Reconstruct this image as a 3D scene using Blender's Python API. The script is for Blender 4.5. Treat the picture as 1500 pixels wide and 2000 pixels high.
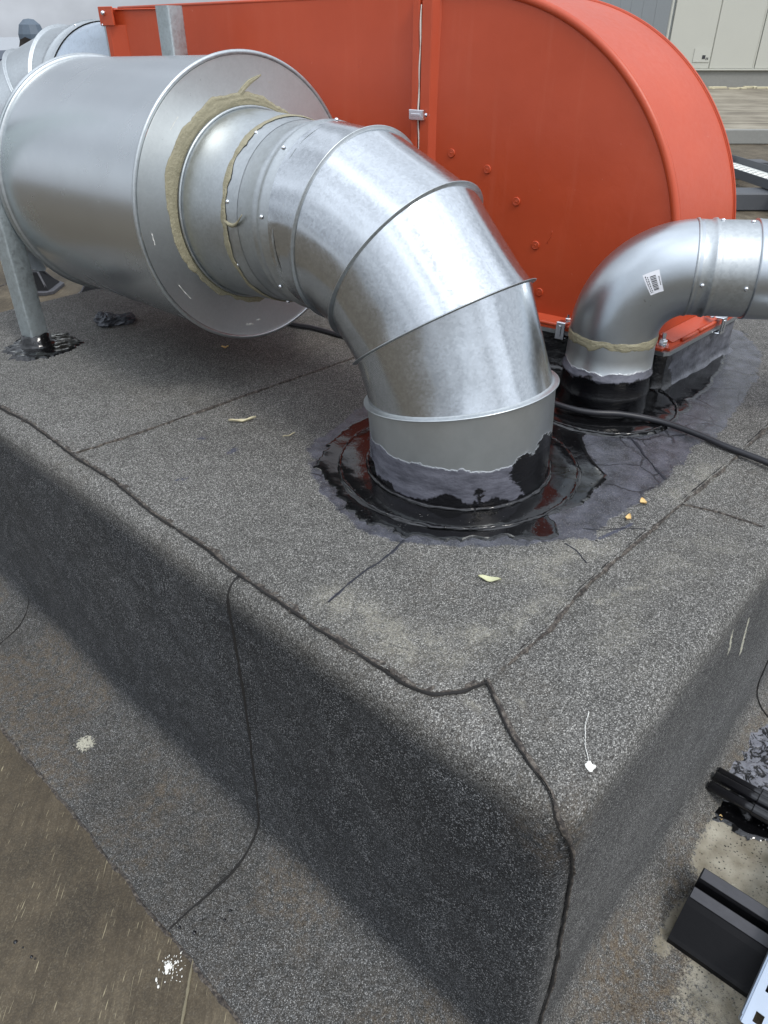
import bpy, math, random
import numpy as np
from mathutils import Vector, noise as mn
random.seed(7); RNG = np.random.default_rng(7)
for o in list(bpy.data.objects): bpy.data.objects.remove(o)
sc = bpy.context.scene
COL = sc.collection
PI = math.pi

# ------------------------------------------------------------------ camera
AZ = math.radians(47.6); PITCH = math.atan(940/1420)
cam = bpy.data.cameras.new('camera'); camo = bpy.data.objects.new('camera', cam); COL.objects.link(camo)
cam.sensor_fit = 'VERTICAL'; cam.sensor_height = 36.0; cam.lens = 1420/2000*36.0
cam.clip_start = 0.02; cam.clip_end = 2000
camo.location = (0, 0, 0.72)
camo.rotation_euler = (PI/2-PITCH, 0, -AZ)
sc.camera = camo

# ------------------------------------------------------------------ world and sun
SUNDIR = Vector((-0.10, -0.62, 0.80)).normalized()
sun_el = math.asin(SUNDIR.z); sun_rot = math.atan2(SUNDIR.x, SUNDIR.y)
W = bpy.data.worlds.new('World'); sc.world = W; W.use_nodes = True
wt = W.node_tree; wt.nodes.clear()
def wn(t, **k):
    n = wt.nodes.new(t)
    for a, v in k.items(): setattr(n, a, v)
    return n
wo = wn('ShaderNodeOutputWorld'); bg = wn('ShaderNodeBackground'); bg.inputs['Strength'].default_value = 0.1
sky = wn('ShaderNodeTexSky', sky_type='NISHITA'); sky.sun_disc = False
sky.sun_elevation = sun_el; sky.sun_rotation = sun_rot; sky.dust_density = 3.0; sky.air_density = 1.2
tc = wn('ShaderNodeTexCoord'); sep = wn('ShaderNodeSeparateXYZ'); wt.links.new(tc.outputs['Generated'], sep.inputs[0])
grad = wn('ShaderNodeMapRange'); grad.inputs['From Min'].default_value = 0.0; grad.inputs['From Max'].default_value = 0.9
grad.inputs['To Min'].default_value = 5.2; grad.inputs['To Max'].default_value = 12.5
wt.links.new(sep.outputs['Z'], grad.inputs['Value'])
# stretch cloud noise towards the horizon
mp = wn('ShaderNodeMapping'); mp.inputs['Scale'].default_value = (1.0, 1.0, 1.5); wt.links.new(tc.outputs['Generated'], mp.inputs[0])
n1 = wn('ShaderNodeTexNoise'); n1.inputs['Scale'].default_value = 3.0; n1.inputs['Detail'].default_value = 6; n1.inputs['Roughness'].default_value = .55
wt.links.new(mp.outputs[0], n1.inputs['Vector'])
cr = wn('ShaderNodeMapRange'); cr.inputs['From Min'].default_value = .34; cr.inputs['From Max'].default_value = .68
cr.inputs['To Min'].default_value = .52; cr.inputs['To Max'].default_value = 1.60
wt.links.new(n1.outputs['Fac'], cr.inputs['Value'])
mul0 = wn('ShaderNodeMath', operation='MULTIPLY'); wt.links.new(grad.outputs[0], mul0.inputs[0]); wt.links.new(cr.outputs[0], mul0.inputs[1])
# the sky is brighter around the veiled sun
dot = wn('ShaderNodeVectorMath', operation='DOT_PRODUCT'); wt.links.new(tc.outputs['Generated'], dot.inputs[0]); dot.inputs[1].default_value = tuple(SUNDIR)
glow = wn('ShaderNodeMapRange', interpolation_type='SMOOTHSTEP'); glow.inputs['From Min'].default_value = -.2; glow.inputs['From Max'].default_value = 1.0
glow.inputs['To Min'].default_value = 1.0; glow.inputs['To Max'].default_value = 1.65; wt.links.new(dot.outputs['Value'], glow.inputs['Value'])
mul = wn('ShaderNodeMath', operation='MULTIPLY'); wt.links.new(mul0.outputs[0], mul.inputs[0]); wt.links.new(glow.outputs[0], mul.inputs[1])
cc = wn('ShaderNodeMix', data_type='RGBA', blend_type='MULTIPLY'); cc.inputs['Factor'].default_value = 1
cc.inputs['A'].default_value = (.90, .965, 1.07, 1); wt.links.new(mul.outputs[0], cc.inputs['B'])
mx = wn('ShaderNodeMix', data_type='RGBA'); mx.inputs['Factor'].default_value = .90
wt.links.new(sky.outputs[0], mx.inputs['A']); wt.links.new(cc.outputs['Result'], mx.inputs['B'])
wt.links.new(mx.outputs['Result'], bg.inputs[0]); wt.links.new(bg.outputs[0], wo.inputs[0])

sl = bpy.data.lights.new('sun', 'SUN'); sl.energy = 1.5; sl.angle = math.radians(14); sl.color = (1, .965, .91)
slo = bpy.data.objects.new('sun', sl); COL.objects.link(slo)
slo.rotation_euler = (-SUNDIR).to_track_quat('-Z', 'Y').to_euler()
sc.view_settings.view_transform = 'Standard'; sc.view_settings.look = 'None'
sc.view_settings.exposure = 0.0; sc.view_settings.gamma = 1.0; sc.view_settings.use_curve_mapping = False
sc.render.engine = 'CYCLES'

# ------------------------------------------------------------------ node helper
class M:
    def __init__(s, name):
        s.m = bpy.data.materials.new(name); s.m.use_nodes = True; s.t = s.m.node_tree
        s.p = s.t.nodes['Principled BSDF']; s._oc = None
    def n(s, t, inp=None, **k):
        n = s.t.nodes.new(t)
        for a, v in k.items(): setattr(n, a, v)
        for a, v in (inp or {}).items():
            if hasattr(v, 'is_linked') or hasattr(v, 'links'): s.t.links.new(v, n.inputs[a])
            else:
                if getattr(n.inputs[a], 'type', '') == 'RGBA' and len(v) == 3: v = (*v, 1)
                n.inputs[a].default_value = v
        return n
    def set(s, **k):
        for a, v in k.items():
            a = {'color': 'Base Color', 'rough': 'Roughness', 'metal': 'Metallic', 'spec': 'Specular IOR Level', 'normal': 'Normal',
                 'coat': 'Coat Weight', 'coatr': 'Coat Roughness', 'aniso': 'Anisotropic', 'tangent': 'Tangent'}[a]
            if hasattr(v, 'links'): s.t.links.new(v, s.p.inputs[a])
            else:
                if s.p.inputs[a].type == 'RGBA' and len(v) == 3: v = (*v, 1)
                s.p.inputs[a].default_value = v
        return s
    @property
    def oc(s):
        if not s._oc: s._oc = s.n('ShaderNodeTexCoord').outputs['Object']
        return s._oc
    def mapping(s, scale=(1,1,1), rot=(0,0,0), vec=None):
        return s.n('ShaderNodeMapping', {'Vector': vec or s.oc, 'Scale': scale, 'Rotation': rot}).outputs[0]
    def rotscale(s, rot, scale):
        a = s.n('ShaderNodeMapping', {'Vector': s.oc, 'Rotation': (0, 0, rot)}).outputs[0]
        return s.n('ShaderNodeMapping', {'Vector': a, 'Scale': scale}).outputs[0]
    def noise(s, scale, detail=4, rough=.55, vec=None, out='Fac', dist=0.0):
        return s.n('ShaderNodeTexNoise', {'Vector': vec or s.oc, 'Scale': scale, 'Detail': detail, 'Roughness': rough, 'Distortion': dist}).outputs[out]
    def voro(s, scale, out='Color', vec=None, feature='F1'):
        return s.n('ShaderNodeTexVoronoi', {'Vector': vec or s.oc, 'Scale': scale}, feature=feature).outputs[out]
    def mr(s, v, a, b, c=0., d=1., smooth=False):
        return s.n('ShaderNodeMapRange', {'Value': v, 'From Min': a, 'From Max': b, 'To Min': c, 'To Max': d},
                   interpolation_type='SMOOTHSTEP' if smooth else 'LINEAR').outputs[0]
    def math(s, op, a, b=0.):
        n = s.n('ShaderNodeMath', operation=op)
        for i, v in enumerate((a, b)):
            if hasattr(v, 'links'): s.t.links.new(v, n.inputs[i])
            else: n.inputs[i].default_value = v
        return n.outputs[0]
    def mix(s, f, a, b, blend='MIX'):
        n = s.n('ShaderNodeMix', data_type='RGBA', blend_type=blend)
        for nm, v in (('Factor', f), ('A', a), ('B', b)):
            if hasattr(v, 'links'): s.t.links.new(v, n.inputs[nm])
            else:
                if nm != 'Factor' and len(v) == 3: v = (*v, 1)
                n.inputs[nm].default_value = v
        return n.outputs['Result']
    def ramp(s, v, stops, interp='LINEAR'):
        n = s.n('ShaderNodeValToRGB', {'Fac': v}); r = n.color_ramp; r.interpolation = interp
        while len(r.elements) > len(stops): r.elements.remove(r.elements[-1])
        while len(r.elements) < len(stops): r.elements.new(.5)
        for e, (p, c) in zip(r.elements, stops): e.position = p; e.color = (*c, 1) if len(c) == 3 else c
        return n.outputs[0]
    def attr(s, name): return s.n('ShaderNodeAttribute', attribute_name=name).outputs['Fac']
    def bump(s, h, strength=.5, dist=.001, normal=None):
        i = {'Height': h, 'Strength': strength, 'Distance': dist}
        if normal: i['Normal'] = normal
        return s.n('ShaderNodeBump', i).outputs[0]
    def sepx(s, v=None): return s.n('ShaderNodeSeparateXYZ', {0: v or s.oc}).outputs
def g3(v): return (v, v, v)

# ------------------------------------------------------------------ materials
def felt_material():
    m = M('mineral_felt')
    m.p.inputs['Specular IOR Level'].default_value = .35
    V = 620.
    cell = m.n('ShaderNodeSeparateColor', {0: m.voro(V)}).outputs
    d1 = m.voro(V, 'Distance')
    big = m.noise(2.2, 5, .6); mid = m.noise(28, 4, .6); fine = m.noise(160, 3, .65)
    top = m.attr('top'); dust = m.attr('dust'); brown = m.attr('brown'); coat = m.attr('coat'); stain = m.attr('stain'); sand = m.attr('sand'); blue = m.attr('blue')
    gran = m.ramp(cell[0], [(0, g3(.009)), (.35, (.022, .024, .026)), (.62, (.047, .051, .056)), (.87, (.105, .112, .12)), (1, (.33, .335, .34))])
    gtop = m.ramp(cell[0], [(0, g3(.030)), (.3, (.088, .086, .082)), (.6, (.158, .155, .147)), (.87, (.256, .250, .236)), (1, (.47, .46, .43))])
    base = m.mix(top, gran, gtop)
    dk = m.mr(d1, .35, .75, 1., .38)
    base = m.mix(1., base, m.n('ShaderNodeCombineColor', {0: dk, 1: dk, 2: dk}).outputs[0], 'MULTIPLY')
    # slow blotches
    bl = m.mr(big, .3, .7, .80, 1.2); bl2 = m.mr(mid, .3, .7, .84, 1.16); b = m.math('MULTIPLY', bl, bl2)
    base = m.mix(1., base, m.n('ShaderNodeCombineColor', {0: b, 1: b, 2: b}).outputs[0], 'MULTIPLY')
    # fine pale dust
    df = m.math('MULTIPLY', dust, m.mr(m.noise(300, 3, .7), .30, .62))
    base = m.mix(m.math('MULTIPLY', df, .46), base, m.mix(cell[2], (.30, .28, .22), (.56, .53, .43)))
    bf = m.math('MULTIPLY', brown, m.mr(m.noise(60, 5, .7), .4, .62))
    base = m.mix(bf, base, m.mix(m.mr(cell[1], .2, .9), (.060, .040, .024), (.20, .16, .11)))
    sf = m.mr(m.math('ADD', sand, m.math('MULTIPLY', m.math('SUBTRACT', m.noise(120, 6, .85), .5), 2.0)), .38, .62)
    base = m.mix(sf, base, m.mix(m.mr(m.noise(18), .35, .7), (.21, .185, .135), (.44, .41, .33)))
    grit = m.mr(m.voro(150, 'Distance'), .20, .30, 1, 0)
    base = m.mix(m.math('MULTIPLY', m.math('MULTIPLY', sf, grit), m.mr(m.noise(14, 4, .7), .40, .62)), base, g3(.02))
    stf = m.mr(m.math('ADD', stain, m.math('MULTIPLY', m.math('SUBTRACT', fine, .5), 1.3)), .5, .62)
    base = m.mix(m.math('MULTIPLY', stf, m.mr(cell[1], 0, .6, .45, 1)), base, (.52, .50, .40))
    blf = m.mr(m.math('ADD', blue, m.math('MULTIPLY', m.math('SUBTRACT', fine, .5), .7)), .42, .6)
    base = m.mix(m.math('MULTIPLY', blf, .8), base, (.05, .055, .085))
    wv_ = m.n('ShaderNodeVectorMath', {0: m.oc, 1: m.n('ShaderNodeVectorMath', {0: m.noise(22, 3, .6, out='Color'), 1: (.035, .035, .035)}, operation='MULTIPLY').outputs[0]}, operation='ADD').outputs[0]
    ed = m.n('ShaderNodeTexVoronoi', {'Vector': wv_, 'Scale': 9.5}, feature='DISTANCE_TO_EDGE').outputs['Distance']
    crk = m.math('MULTIPLY', m.mr(ed, .010, .030, 1, 0), m.math('MULTIPLY', m.mr(m.noise(7, 3, .6), .46, .58), m.mr(m.math('ADD', coat, m.math('MULTIPLY', dust, .5)), .15, .7)))
    cf = m.mr(m.math('ADD', coat, m.math('MULTIPLY', m.math('SUBTRACT', m.noise(55, 6, .78), .5), 2.2)), .40, .62)
    base = m.mix(m.math('MULTIPLY', cf, m.mr(cell[2], 0, 1, .70, .95)), base, m.mix(m.mr(mid, .35, .7), (.024, .026, .034), (.092, .096, .122)))
    base = m.mix(m.math('MULTIPLY', crk, .75), base, (.008, .008, .01))
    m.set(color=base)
    m.set(rough=m.math('SUBTRACT', .9, m.math('MULTIPLY', cf, m.mr(m.noise(70, 3, .6), .3, .7, .66, .82))))
    h = m.math('ADD', m.math('ADD', m.math('MULTIPLY', d1, -1.), m.math('MULTIPLY', fine, 1.2)), m.math('MULTIPLY', crk, -2.))
    st = m.mr(cf, 0, 1, .85, .34)
    bn = m.n('ShaderNodeBump', {'Height': h, 'Strength': st, 'Distance': .0011}).outputs[0]
    bn = m.bump(m.noise(34, 4, .6), .30, .004, bn)
    m.set(normal=bn)
    return m.m

def seam_material():
    m = M('felt_seam')
    f = m.noise(130, 5, .7); v = m.voro(420, 'Distance')
    c = m.ramp(f, [(.32, (.014, .012, .011)), (.47, (.045, .038, .033)), (.56, (.10, .085, .070)), (.68, (.20, .18, .155))])
    m.set(color=c, rough=.85, normal=m.bump(m.math('ADD', f, m.math('MULTIPLY', v, -.5)), .9, .003))
    return m.m

def bitumen_material(name='wet_bitumen', rough=(.03, .16), bumpd=.0035, col=(.004, .004, .0045)):
    m = M(name)
    a = m.noise(16, 4, .55, dist=.6); b = m.noise(85, 4, .6); c = m.noise(300, 2, .5)
    v = m.mr(m.voro(120, 'Distance'), .0, .22, 1, 0)
    sp = m.math('MULTIPLY', v, m.mr(m.noise(40), .52, .6))
    m.set(color=col, rough=m.mr(b, .3, .7, *rough), spec=.6)
    bn = m.bump(a, .22*(bumpd/.0035), bumpd*1.2); bn = m.bump(b, .16*(bumpd/.0035), bumpd*.4, bn); bn = m.bump(sp, .8, .0022, bn)
    m.set(normal=bn)
    return m.m

def zinc_material(name='galvanised_steel', base=(.54, .57, .595), rough=(.17, .27), spangle=1.0, dirt=.35):
    m = M(name)
    sp = m.n('ShaderNodeSeparateColor', {0: m.voro(230)}).outputs[0]
    sp2 = m.n('ShaderNodeSeparateColor', {0: m.voro(95)}).outputs[0]
    big = m.noise(7, 4, .6); med = m.noise(40, 5, .65)
    t = m.math('ADD', m.math('MULTIPLY', sp, .5*spangle), m.math('ADD', m.math('MULTIPLY', sp2, .25*spangle), m.math('ADD', m.math('MULTIPLY', med, .18*spangle), .21)))
    k = m.mr(t, .2, 1.1, 1-.14*min(1, spangle+.2), 1+.10*min(1, spangle+.2))
    kb = m.math('MULTIPLY', k, m.mr(big, .3, .7, .96, 1.03))
    col = m.mix(1., base, m.n('ShaderNodeCombineColor', {0: kb, 1: kb, 2: kb}).outputs[0], 'MULTIPLY')
    # dull whitish oxide blooms, tiny scuffs
    bloom = m.mr(m.noise(9, 4, .55), .50, .85)
    col = m.mix(m.math('MULTIPLY', bloom, .15), col, (.52, .54, .53))
    sc1 = m.mr(m.noise(1.0, 3, .5, vec=m.mapping((22, 160, 60), (.3, .5, .2))), .74, .78)
    col = m.mix(m.math('MULTIPLY', sc1, .6), col, (.62, .61, .56))
    dk = m.mr(m.noise(75, 3, .6, vec=m.mapping((1, 1, 1), (1, 2, 0))), .72, .76)
    col = m.mix(m.math('MULTIPLY', dk, dirt), col, (.06, .06, .055))
    r = m.math('ADD', m.mr(t, .2, 1.1, rough[0], rough[1]), m.math('MULTIPLY', bloom, .05))
    m.set(color=col, metal=.97, rough=r)
    bn = m.bump(m.noise(4, 1, .3), .10, .010); bn = m.bump(sp, .06*spangle, .0005, bn)
    m.set(normal=bn)
    return m.m

def paint_material():
    m = M('red_oxide_paint')
    a = m.noise(3.5, 4, .6); b = m.noise(70, 5, .65); c = m.noise(360, 3, .6)
    col = m.mix(m.mr(a, .3, .7), (.445, .056, .0145), (.515, .070, .020))
    lt = m.mr(m.noise(120, 6, .75), .72, .78)
    col = m.mix(m.math('MULTIPLY', lt, .35), col, (.62, .20, .13))
    dk = m.mr(m.noise(9, 6, .75), .66, .8)
    col = m.mix(m.math('MULTIPLY', dk, .45), col, (.25, .035, .015))
    st = m.mr(m.noise(1.0, 4, .6, vec=m.mapping((38, 38, 2.2))), .56, .74)
    col = m.mix(m.math('MULTIPLY', st, .08), col, (.62, .22, .13))
    sc_ = m.mr(m.noise(1.0, 3, .6, vec=m.mapping((9, 120, 90), (.4, .2, .1))), .74, .77)
    col = m.mix(m.math('MULTIPLY', sc_, .5), col, (.66, .28, .20))
    m.set(color=col, rough=m.mr(m.math('ADD', b, m.math('MULTIPLY', st, .3)), .3, .8, .36, .50), spec=.5, coat=.14, coatr=.40)
    bn = m.bump(b, .22, .0016); bn = m.bump(c, .18, .0007, bn); bn = m.bump(m.noise(6, 2, .5), .25, .010, bn)
    m.set(normal=bn)
    return m.m

def plain(name, col, rough=.6, metal=0., var=.25, bump=.2, scale=60, spec=.5, dist=.001):
    m = M(name)
    f = m.noise(scale, 5, .65)
    f2_ = m.noise(scale*4, 4, .7, vec=m.mapping((1, .25, 1))); f = m.math('ADD', m.math('MULTIPLY', f, .6), m.math('MULTIPLY', f2_, .4))
    c = m.mix(f, tuple(x*(1-var) for x in col), tuple(min(1, x*(1+var)) for x in col))
    m.set(color=c, rough=m.mr(f, .3, .7, rough*.85, min(1, rough*1.15)), metal=metal, spec=spec, normal=m.bump(f, bump, dist))
    return m.m

def ground_material():
    m = M('bitumen_roofing')
    big = m.noise(1.1, 6, .62); mid = m.noise(7, 6, .65); fine = m.noise(60, 5, .7); vf = m.noise(320, 3, .6)
    col = m.ramp(m.math('ADD', m.math('MULTIPLY', big, .45), m.math('MULTIPLY', mid, .55)),
                 [(.36, (.040, .033, .024)), (.46, (.085, .067, .044)), (.54, (.125, .101, .068)), (.66, (.20, .165, .112))])
    col = m.mix(m.mr(fine, .35, .7, 0, .6), col, (.055, .046, .034))
    col = m.mix(m.mr(vf, .55, .75, 0, .5), col, (.20, .18, .14))
    # pale scratches left by the torch roller
    SCR = math.radians(47); sm = m.rotscale(-SCR, (9, 330, 1))
    s1 = m.mr(m.noise(1.0, 3, .6, vec=sm), .69, .72)
    s2 = m.mr(m.noise(1.0, 2, .5, vec=m.rotscale(-SCR+.08, (26, 420, 1))), .68, .72)
    sct = m.math('MULTIPLY', m.math('MAXIMUM', s1, s2), m.mr(mid, .38, .55))
    col = m.mix(m.math('MULTIPLY', sct, .75), col, (.36, .32, .22))
    dk = m.mr(m.noise(26, 5, .7, vec=m.mapping((1,1,1),(0,0,1))), .70, .74)
    col = m.mix(m.math('MULTIPLY', dk, .6), col, (.02, .018, .016))
    cg = m.n('ShaderNodeSeparateColor', {0: m.voro(420)}).outputs[0]
    col = m.mix(.16, col, m.ramp(cg, [(0, (.02, .016, .010)), (.6, (.10, .080, .052)), (1, (.26, .21, .13))]))
    col = m.mix(m.math('MULTIPLY', m.mr(m.noise(1.0, 5, .7, vec=m.rotscale(-SCR, (5, 60, 1))), .46, .66), .45), col, (.040, .031, .021))
    col = m.mix(m.math('MULTIPLY', sct, .7), col, (.38, .33, .21))
    m.set(color=col, rough=.82, spec=.35)
    bn = m.bump(fine, .35, .003); bn = m.bump(mid, .4, .01, bn)
    m.set(normal=bn)
    return m.m

FELT = felt_material(); SEAM = seam_material(); TAR = bitumen_material()
TAR2 = bitumen_material('crumpled_bitumen', (.05, .2), .006)
def film_material():
    m = M('bitumen_film')
    f = m.noise(34, 6, .68, dist=2.2); g = m.mr(f, .46, .51)
    col = m.mix(g, (.004, .004, .005), m.mix(m.noise(90, 3), (.12, .124, .15), (.36, .37, .41)))
    bn = m.bump(f, .9, .012); bn = m.bump(m.noise(120, 3), .35, .002, bn)
    m.set(color=col, rough=m.mr(g, 0, 1, .08, .25), spec=.7, normal=bn)
    return m.m
FILM = film_material()
ZINC = zinc_material(rough=(.13, .22))
ZINCS = zinc_material('silencer_steel', (.60, .63, .645), (.25, .29), .2, .15)
ZINCP = zinc_material('end_plate_steel', (.68, .70, .70), (.34, .40), .5, .25); ZINC2 = zinc_material('dull_galvanised_steel', (.50, .53, .54), (.33, .48), .8)
ZINC3 = zinc_material('grey_pressed_steel', (.52, .56, .59), (.30, .40), .3)
POSTM = zinc_material('hot_dip_zinc', (.45, .50, .51), (.45, .6), 1.4)
PAINT = paint_material()
CHROME = plain('bright_zinc_plate', (.80, .82, .85), .18, 1., .05, .1)
SEAL = plain('beige_sealant', (.30, .275, .185), .50, 0, .34, 1., 38, .4, .006)
SEALW = plain('white_sealant', (.70, .63, .56), .6, 0, .1, .4)
GROUND = ground_material()
RUBBER = plain('black_rubber', (.006, .006, .007), .45, 0, .5, .5, 90, .14)
RUBBERT = plain('grey_rubber', (.060, .060, .067), .5, 0, .5, .35, 50)
CABLEM = plain('cable_sheath', (.022, .022, .026), .38, 0, .3, .15, 60)
WHITE = plain('bird_lime', (.78, .77, .72), .8, 0, .12, .8, 150)
LEAF = plain('dry_leaf', (.50, .50, .32), .7, 0, .15, .3, 120)
SCRAP = plain('dry_sealant_scrap', (.55, .50, .34), .7, 0, .15, .5, 120)
YELLOW = plain('yellow_scrap', (.66, .46, .20), .7, 0, .15, .4, 150)
FOIL = plain('crumpled_foil', (.07, .075, .085), .40, .3, .5, .8, 60)
PANEL = plain('cream_panel', (.50, .50, .44), .55, 0, .04, .05, 4)
PANELG = plain('grey_panel', (.34, .36, .36), .5, 0, .04, .05, 4)
CONC = plain('concrete_kerb', (.26, .26, .24), .85, 0, .25, .5, 14, .3, .004)
DARK = plain('dark_cladding', (.030, .026, .024), .7, 0, .3, .3, 5)
BLUEG = plain('blue_grey_plastic', (.085, .115, .15), .45, 0, .15, .1)
DARKG = plain('dark_grey_beam', (.075, .08, .088), .6, 0, .25, .2, 20)
FARW = plain('far_white_cladding', (.72, .73, .68), .7, 0, .05, 0., 2)
TREE = plain('far_foliage', (.045, .06, .06), .95, 0, .4, .5, 3)

def collar_mat(name, zt, black=.55, amp=.03, blobs=()):
    """galvanised steel brushed with bitumen up to a ragged line at height zt (world z)"""
    m = M(name)
    z = m.n('ShaderNodeSeparateXYZ', {0: m.n('ShaderNodeNewGeometry').outputs['Position']}).outputs['Z']
    big = m.noise(9, 5, .6, vec=m.mapping((1, 1, .5))); fine = m.noise(70, 4, .7, vec=m.mapping((1, 1, 2.2)))
    med = m.noise(30, 3, .6)
    edge = m.math('ADD', m.math('MULTIPLY', m.math('SUBTRACT', big, .5), amp*4), m.math('MULTIPLY', m.math('SUBTRACT', fine, .5), amp*.6))
    zz = m.math('ADD', z, edge)
    coated = m.mr(zz, zt-.0015, zt+.0015, 1, 0)
    blk = m.mr(m.math('ADD', z, m.math('ADD', m.math('MULTIPLY', m.math('SUBTRACT', m.noise(13, 4, .6, vec=m.mapping((1,1,.35),(0,0,2))), .5), amp*7),
               m.math('MULTIPLY', m.math('SUBTRACT', fine, .5), amp*.9))), zt*black-.002, zt*black+.002, 1, 0)
    steel = m.mix(med, (.46, .49, .50), (.60, .63, .64))
    coatc = m.mix(m.mr(m.noise(1.0, 5, .7, vec=m.mapping((16, 16, 55))), .3, .7), (.045, .046, .058), (.17, .172, .205))
    c = m.mix(coated, steel, coatc); c = m.mix(blk, c, (.004, .004, .005))
    pos = m.n('ShaderNodeNewGeometry').outputs['Position']
    for (bx_, by_, bz_, br_) in blobs:
        dd_ = m.n('ShaderNodeVectorMath', {0: pos, 1: (bx_, by_, bz_)}, operation='DISTANCE').outputs['Value']
        k_ = m.mr(m.math('ADD', dd_, m.math('MULTIPLY', m.math('SUBTRACT', fine, .5), .035)), br_-.002, br_+.002, 1, 0)
        c = m.mix(k_, c, (.004, .004, .005)); blk = m.math('MAXIMUM', blk, k_)
    any_ = m.math('MAXIMUM', coated, blk)
    m.set(color=c, metal=m.mr(any_, 0, 1, .92, 0), rough=m.math('SUBTRACT', m.mr(coated, 0, 1, .34, .26), m.math('MULTIPLY', blk, .22)))
    h = m.math('MULTIPLY', any_, m.math('ADD', 1.2, m.math('ADD', m.math('MULTIPLY', fine, 1.2), m.math('MULTIPLY', big, 2.5))))
    m.set(normal=m.bump(h, .45, .0022))
    return m.m

# ------------------------------------------------------------------ mesh helpers
def mesh(name, V, Fc, mat, parent=None, smooth=True, loc=(0, 0, 0)):
    me = bpy.data.meshes.new(name)
    L = np.asarray(V, float)
    me.from_pydata([tuple(v) for v in L], [], [tuple(int(i) for i in f) for f in Fc]); me.update()
    if mat: me.materials.append(mat)
    if smooth: me.polygons.foreach_set('use_smooth', np.ones(len(me.polygons), bool))
    o = bpy.data.objects.new(name, me); COL.objects.link(o)
    if parent:
        o.parent = parent; o.location = Vector(loc) - parent.location
    else: o.location = loc
    return o
def tag(o, label=None, cat=None, group=None, kind=None):
    for k, v in (('label', label), ('category', cat), ('group', group), ('kind', kind)):
        if v: o[k] = v
    return o
def thing(name, label, cat, loc=(0, 0, 0), group=None):
    o = bpy.data.objects.new(name, None); COL.objects.link(o); o.location = loc; o.empty_display_size = .05
    return tag(o, label, cat, group)
class MB:
    def __init__(s): s.V = []; s.F = []
    def add(s, V, F):
        k = len(s.V); s.V += [tuple(v) for v in V]; s.F += [tuple(i+k for i in f) for f in F]; return s
    def box(s, a, b, bev=0.):
        """axis box from corner a to b, edges chamfered"""
        a = np.minimum(a, b).astype(float); b = np.maximum(np.asarray(a), np.asarray(b)).astype(float)
        return s.obox((a+b)/2, (1, 0, 0), (0, 1, 0), (0, 0, 1), (b-a)/2, bev)
    def obox(s, c, ex, ey, ez, h, bev=0.):
        c, ex, ey, ez = (np.asarray(v, float) for v in (c, ex, ey, ez)); h = np.asarray(h, float)
        b = min(bev, h.min()*.45)
        if b <= 0:
            P = [c+ex*h[0]*x+ey*h[1]*y+ez*h[2]*z for z in (-1, 1) for y in (-1, 1) for x in (-1, 1)]
            return s.add(P, [(0, 2, 3, 1), (4, 5, 7, 6), (0, 1, 5, 4), (2, 6, 7, 3), (0, 4, 6, 2), (1, 3, 7, 5)])
        V = []; idx = {}
        for z in (-1, 1):
            for y in (-1, 1):
                for x in (-1, 1):
                    for ax in range(3):
                        q = [x*(h[0]-b), y*(h[1]-b), z*(h[2]-b)]; q[ax] = (x, y, z)[ax]*h[ax]
                        idx[(x, y, z, ax)] = len(V); V.append(c+ex*q[0]+ey*q[1]+ez*q[2])
        F = []
        def key(s_, ax): return idx[(s_[0], s_[1], s_[2], ax)]
        for ax in range(3):
            o1, o2 = [i for i in range(3) if i != ax]
            for sg in (-1, 1):
                loop = []
                for p, q in ((-1, -1), (1, -1), (1, 1), (-1, 1)):
                    t = [0, 0, 0]; t[ax] = sg; t[o1] = p; t[o2] = q; loop.append(key(t, ax))
                F.append(loop)
            for p in (-1, 1):
                for q in (-1, 1):
                    t0 = [0, 0, 0]; t1 = [0, 0, 0]; t0[ax] = -1; t1[ax] = 1
                    for t in (t0, t1): t[o1] = p; t[o2] = q
                    F.append([key(t0, o1), key(t1, o1), key(t1, o2), key(t0, o2)])
        for x in (-1, 1):
            for y in (-1, 1):
                for z in (-1, 1): F.append([idx[(x, y, z, 0)], idx[(x, y, z, 1)], idx[(x, y, z, 2)]])
        return s.add(V, F)
    def tube(s, pts, r, seg=12, cap=True, rr=None):
        P = [np.asarray(p, float) for p in pts]; n = len(P); V = []; F = []
        up = None
        for i, p in enumerate(P):
            t = P[min(i+1, n-1)]-P[max(i-1, 0)]; t /= np.linalg.norm(t)
            if up is None:
                a = np.array([0, 0, 1.]) if abs(t[2]) < .9 else np.array([1., 0, 0])
                up = np.cross(t, a)
            up = up-t*np.dot(up, t); up /= np.linalg.norm(up); w = np.cross(t, up)
            R = rr[i] if rr is not None else r
            for k in range(seg):
                a = 2*PI*k/seg; V.append(p+R*(math.cos(a)*up+math.sin(a)*w))
        for i in range(n-1):
            for k in range(seg):
                k2 = (k+1) % seg; F.append((i*seg+k, i*seg+k2, (i+1)*seg+k2, (i+1)*seg+k))
        if cap: F.append(tuple(range(seg))[::-1]); F.append(tuple((n-1)*seg+k for k in range(seg)))
        return s.add(V, F)
    def lathe(s, c, e1, e2, ax, prof, seg=96, closed=False, a0=0, a1=2*PI):
        """prof: list of (radius, along-axis)"""
        c, e1, e2, ax = (np.asarray(v, float) for v in (c, e1, e2, ax)); V = []; F = []
        full = abs(a1-a0-2*PI) < 1e-6; m = seg if full else seg+1
        for (r, h) in prof:
            for k in range(m):
                a = a0+(a1-a0)*k/seg
                V.append(c+ax*h+r*(math.cos(a)*e1+math.sin(a)*e2))
        n = len(prof)
        for i in range(n if closed else n-1):
            j = (i+1) % n
            for k in range(seg):
                k2 = (k+1) % m; F.append((i*m+k, i*m+k2, j*m+k2, j*m+k))
        return s.add(V, F)
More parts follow.
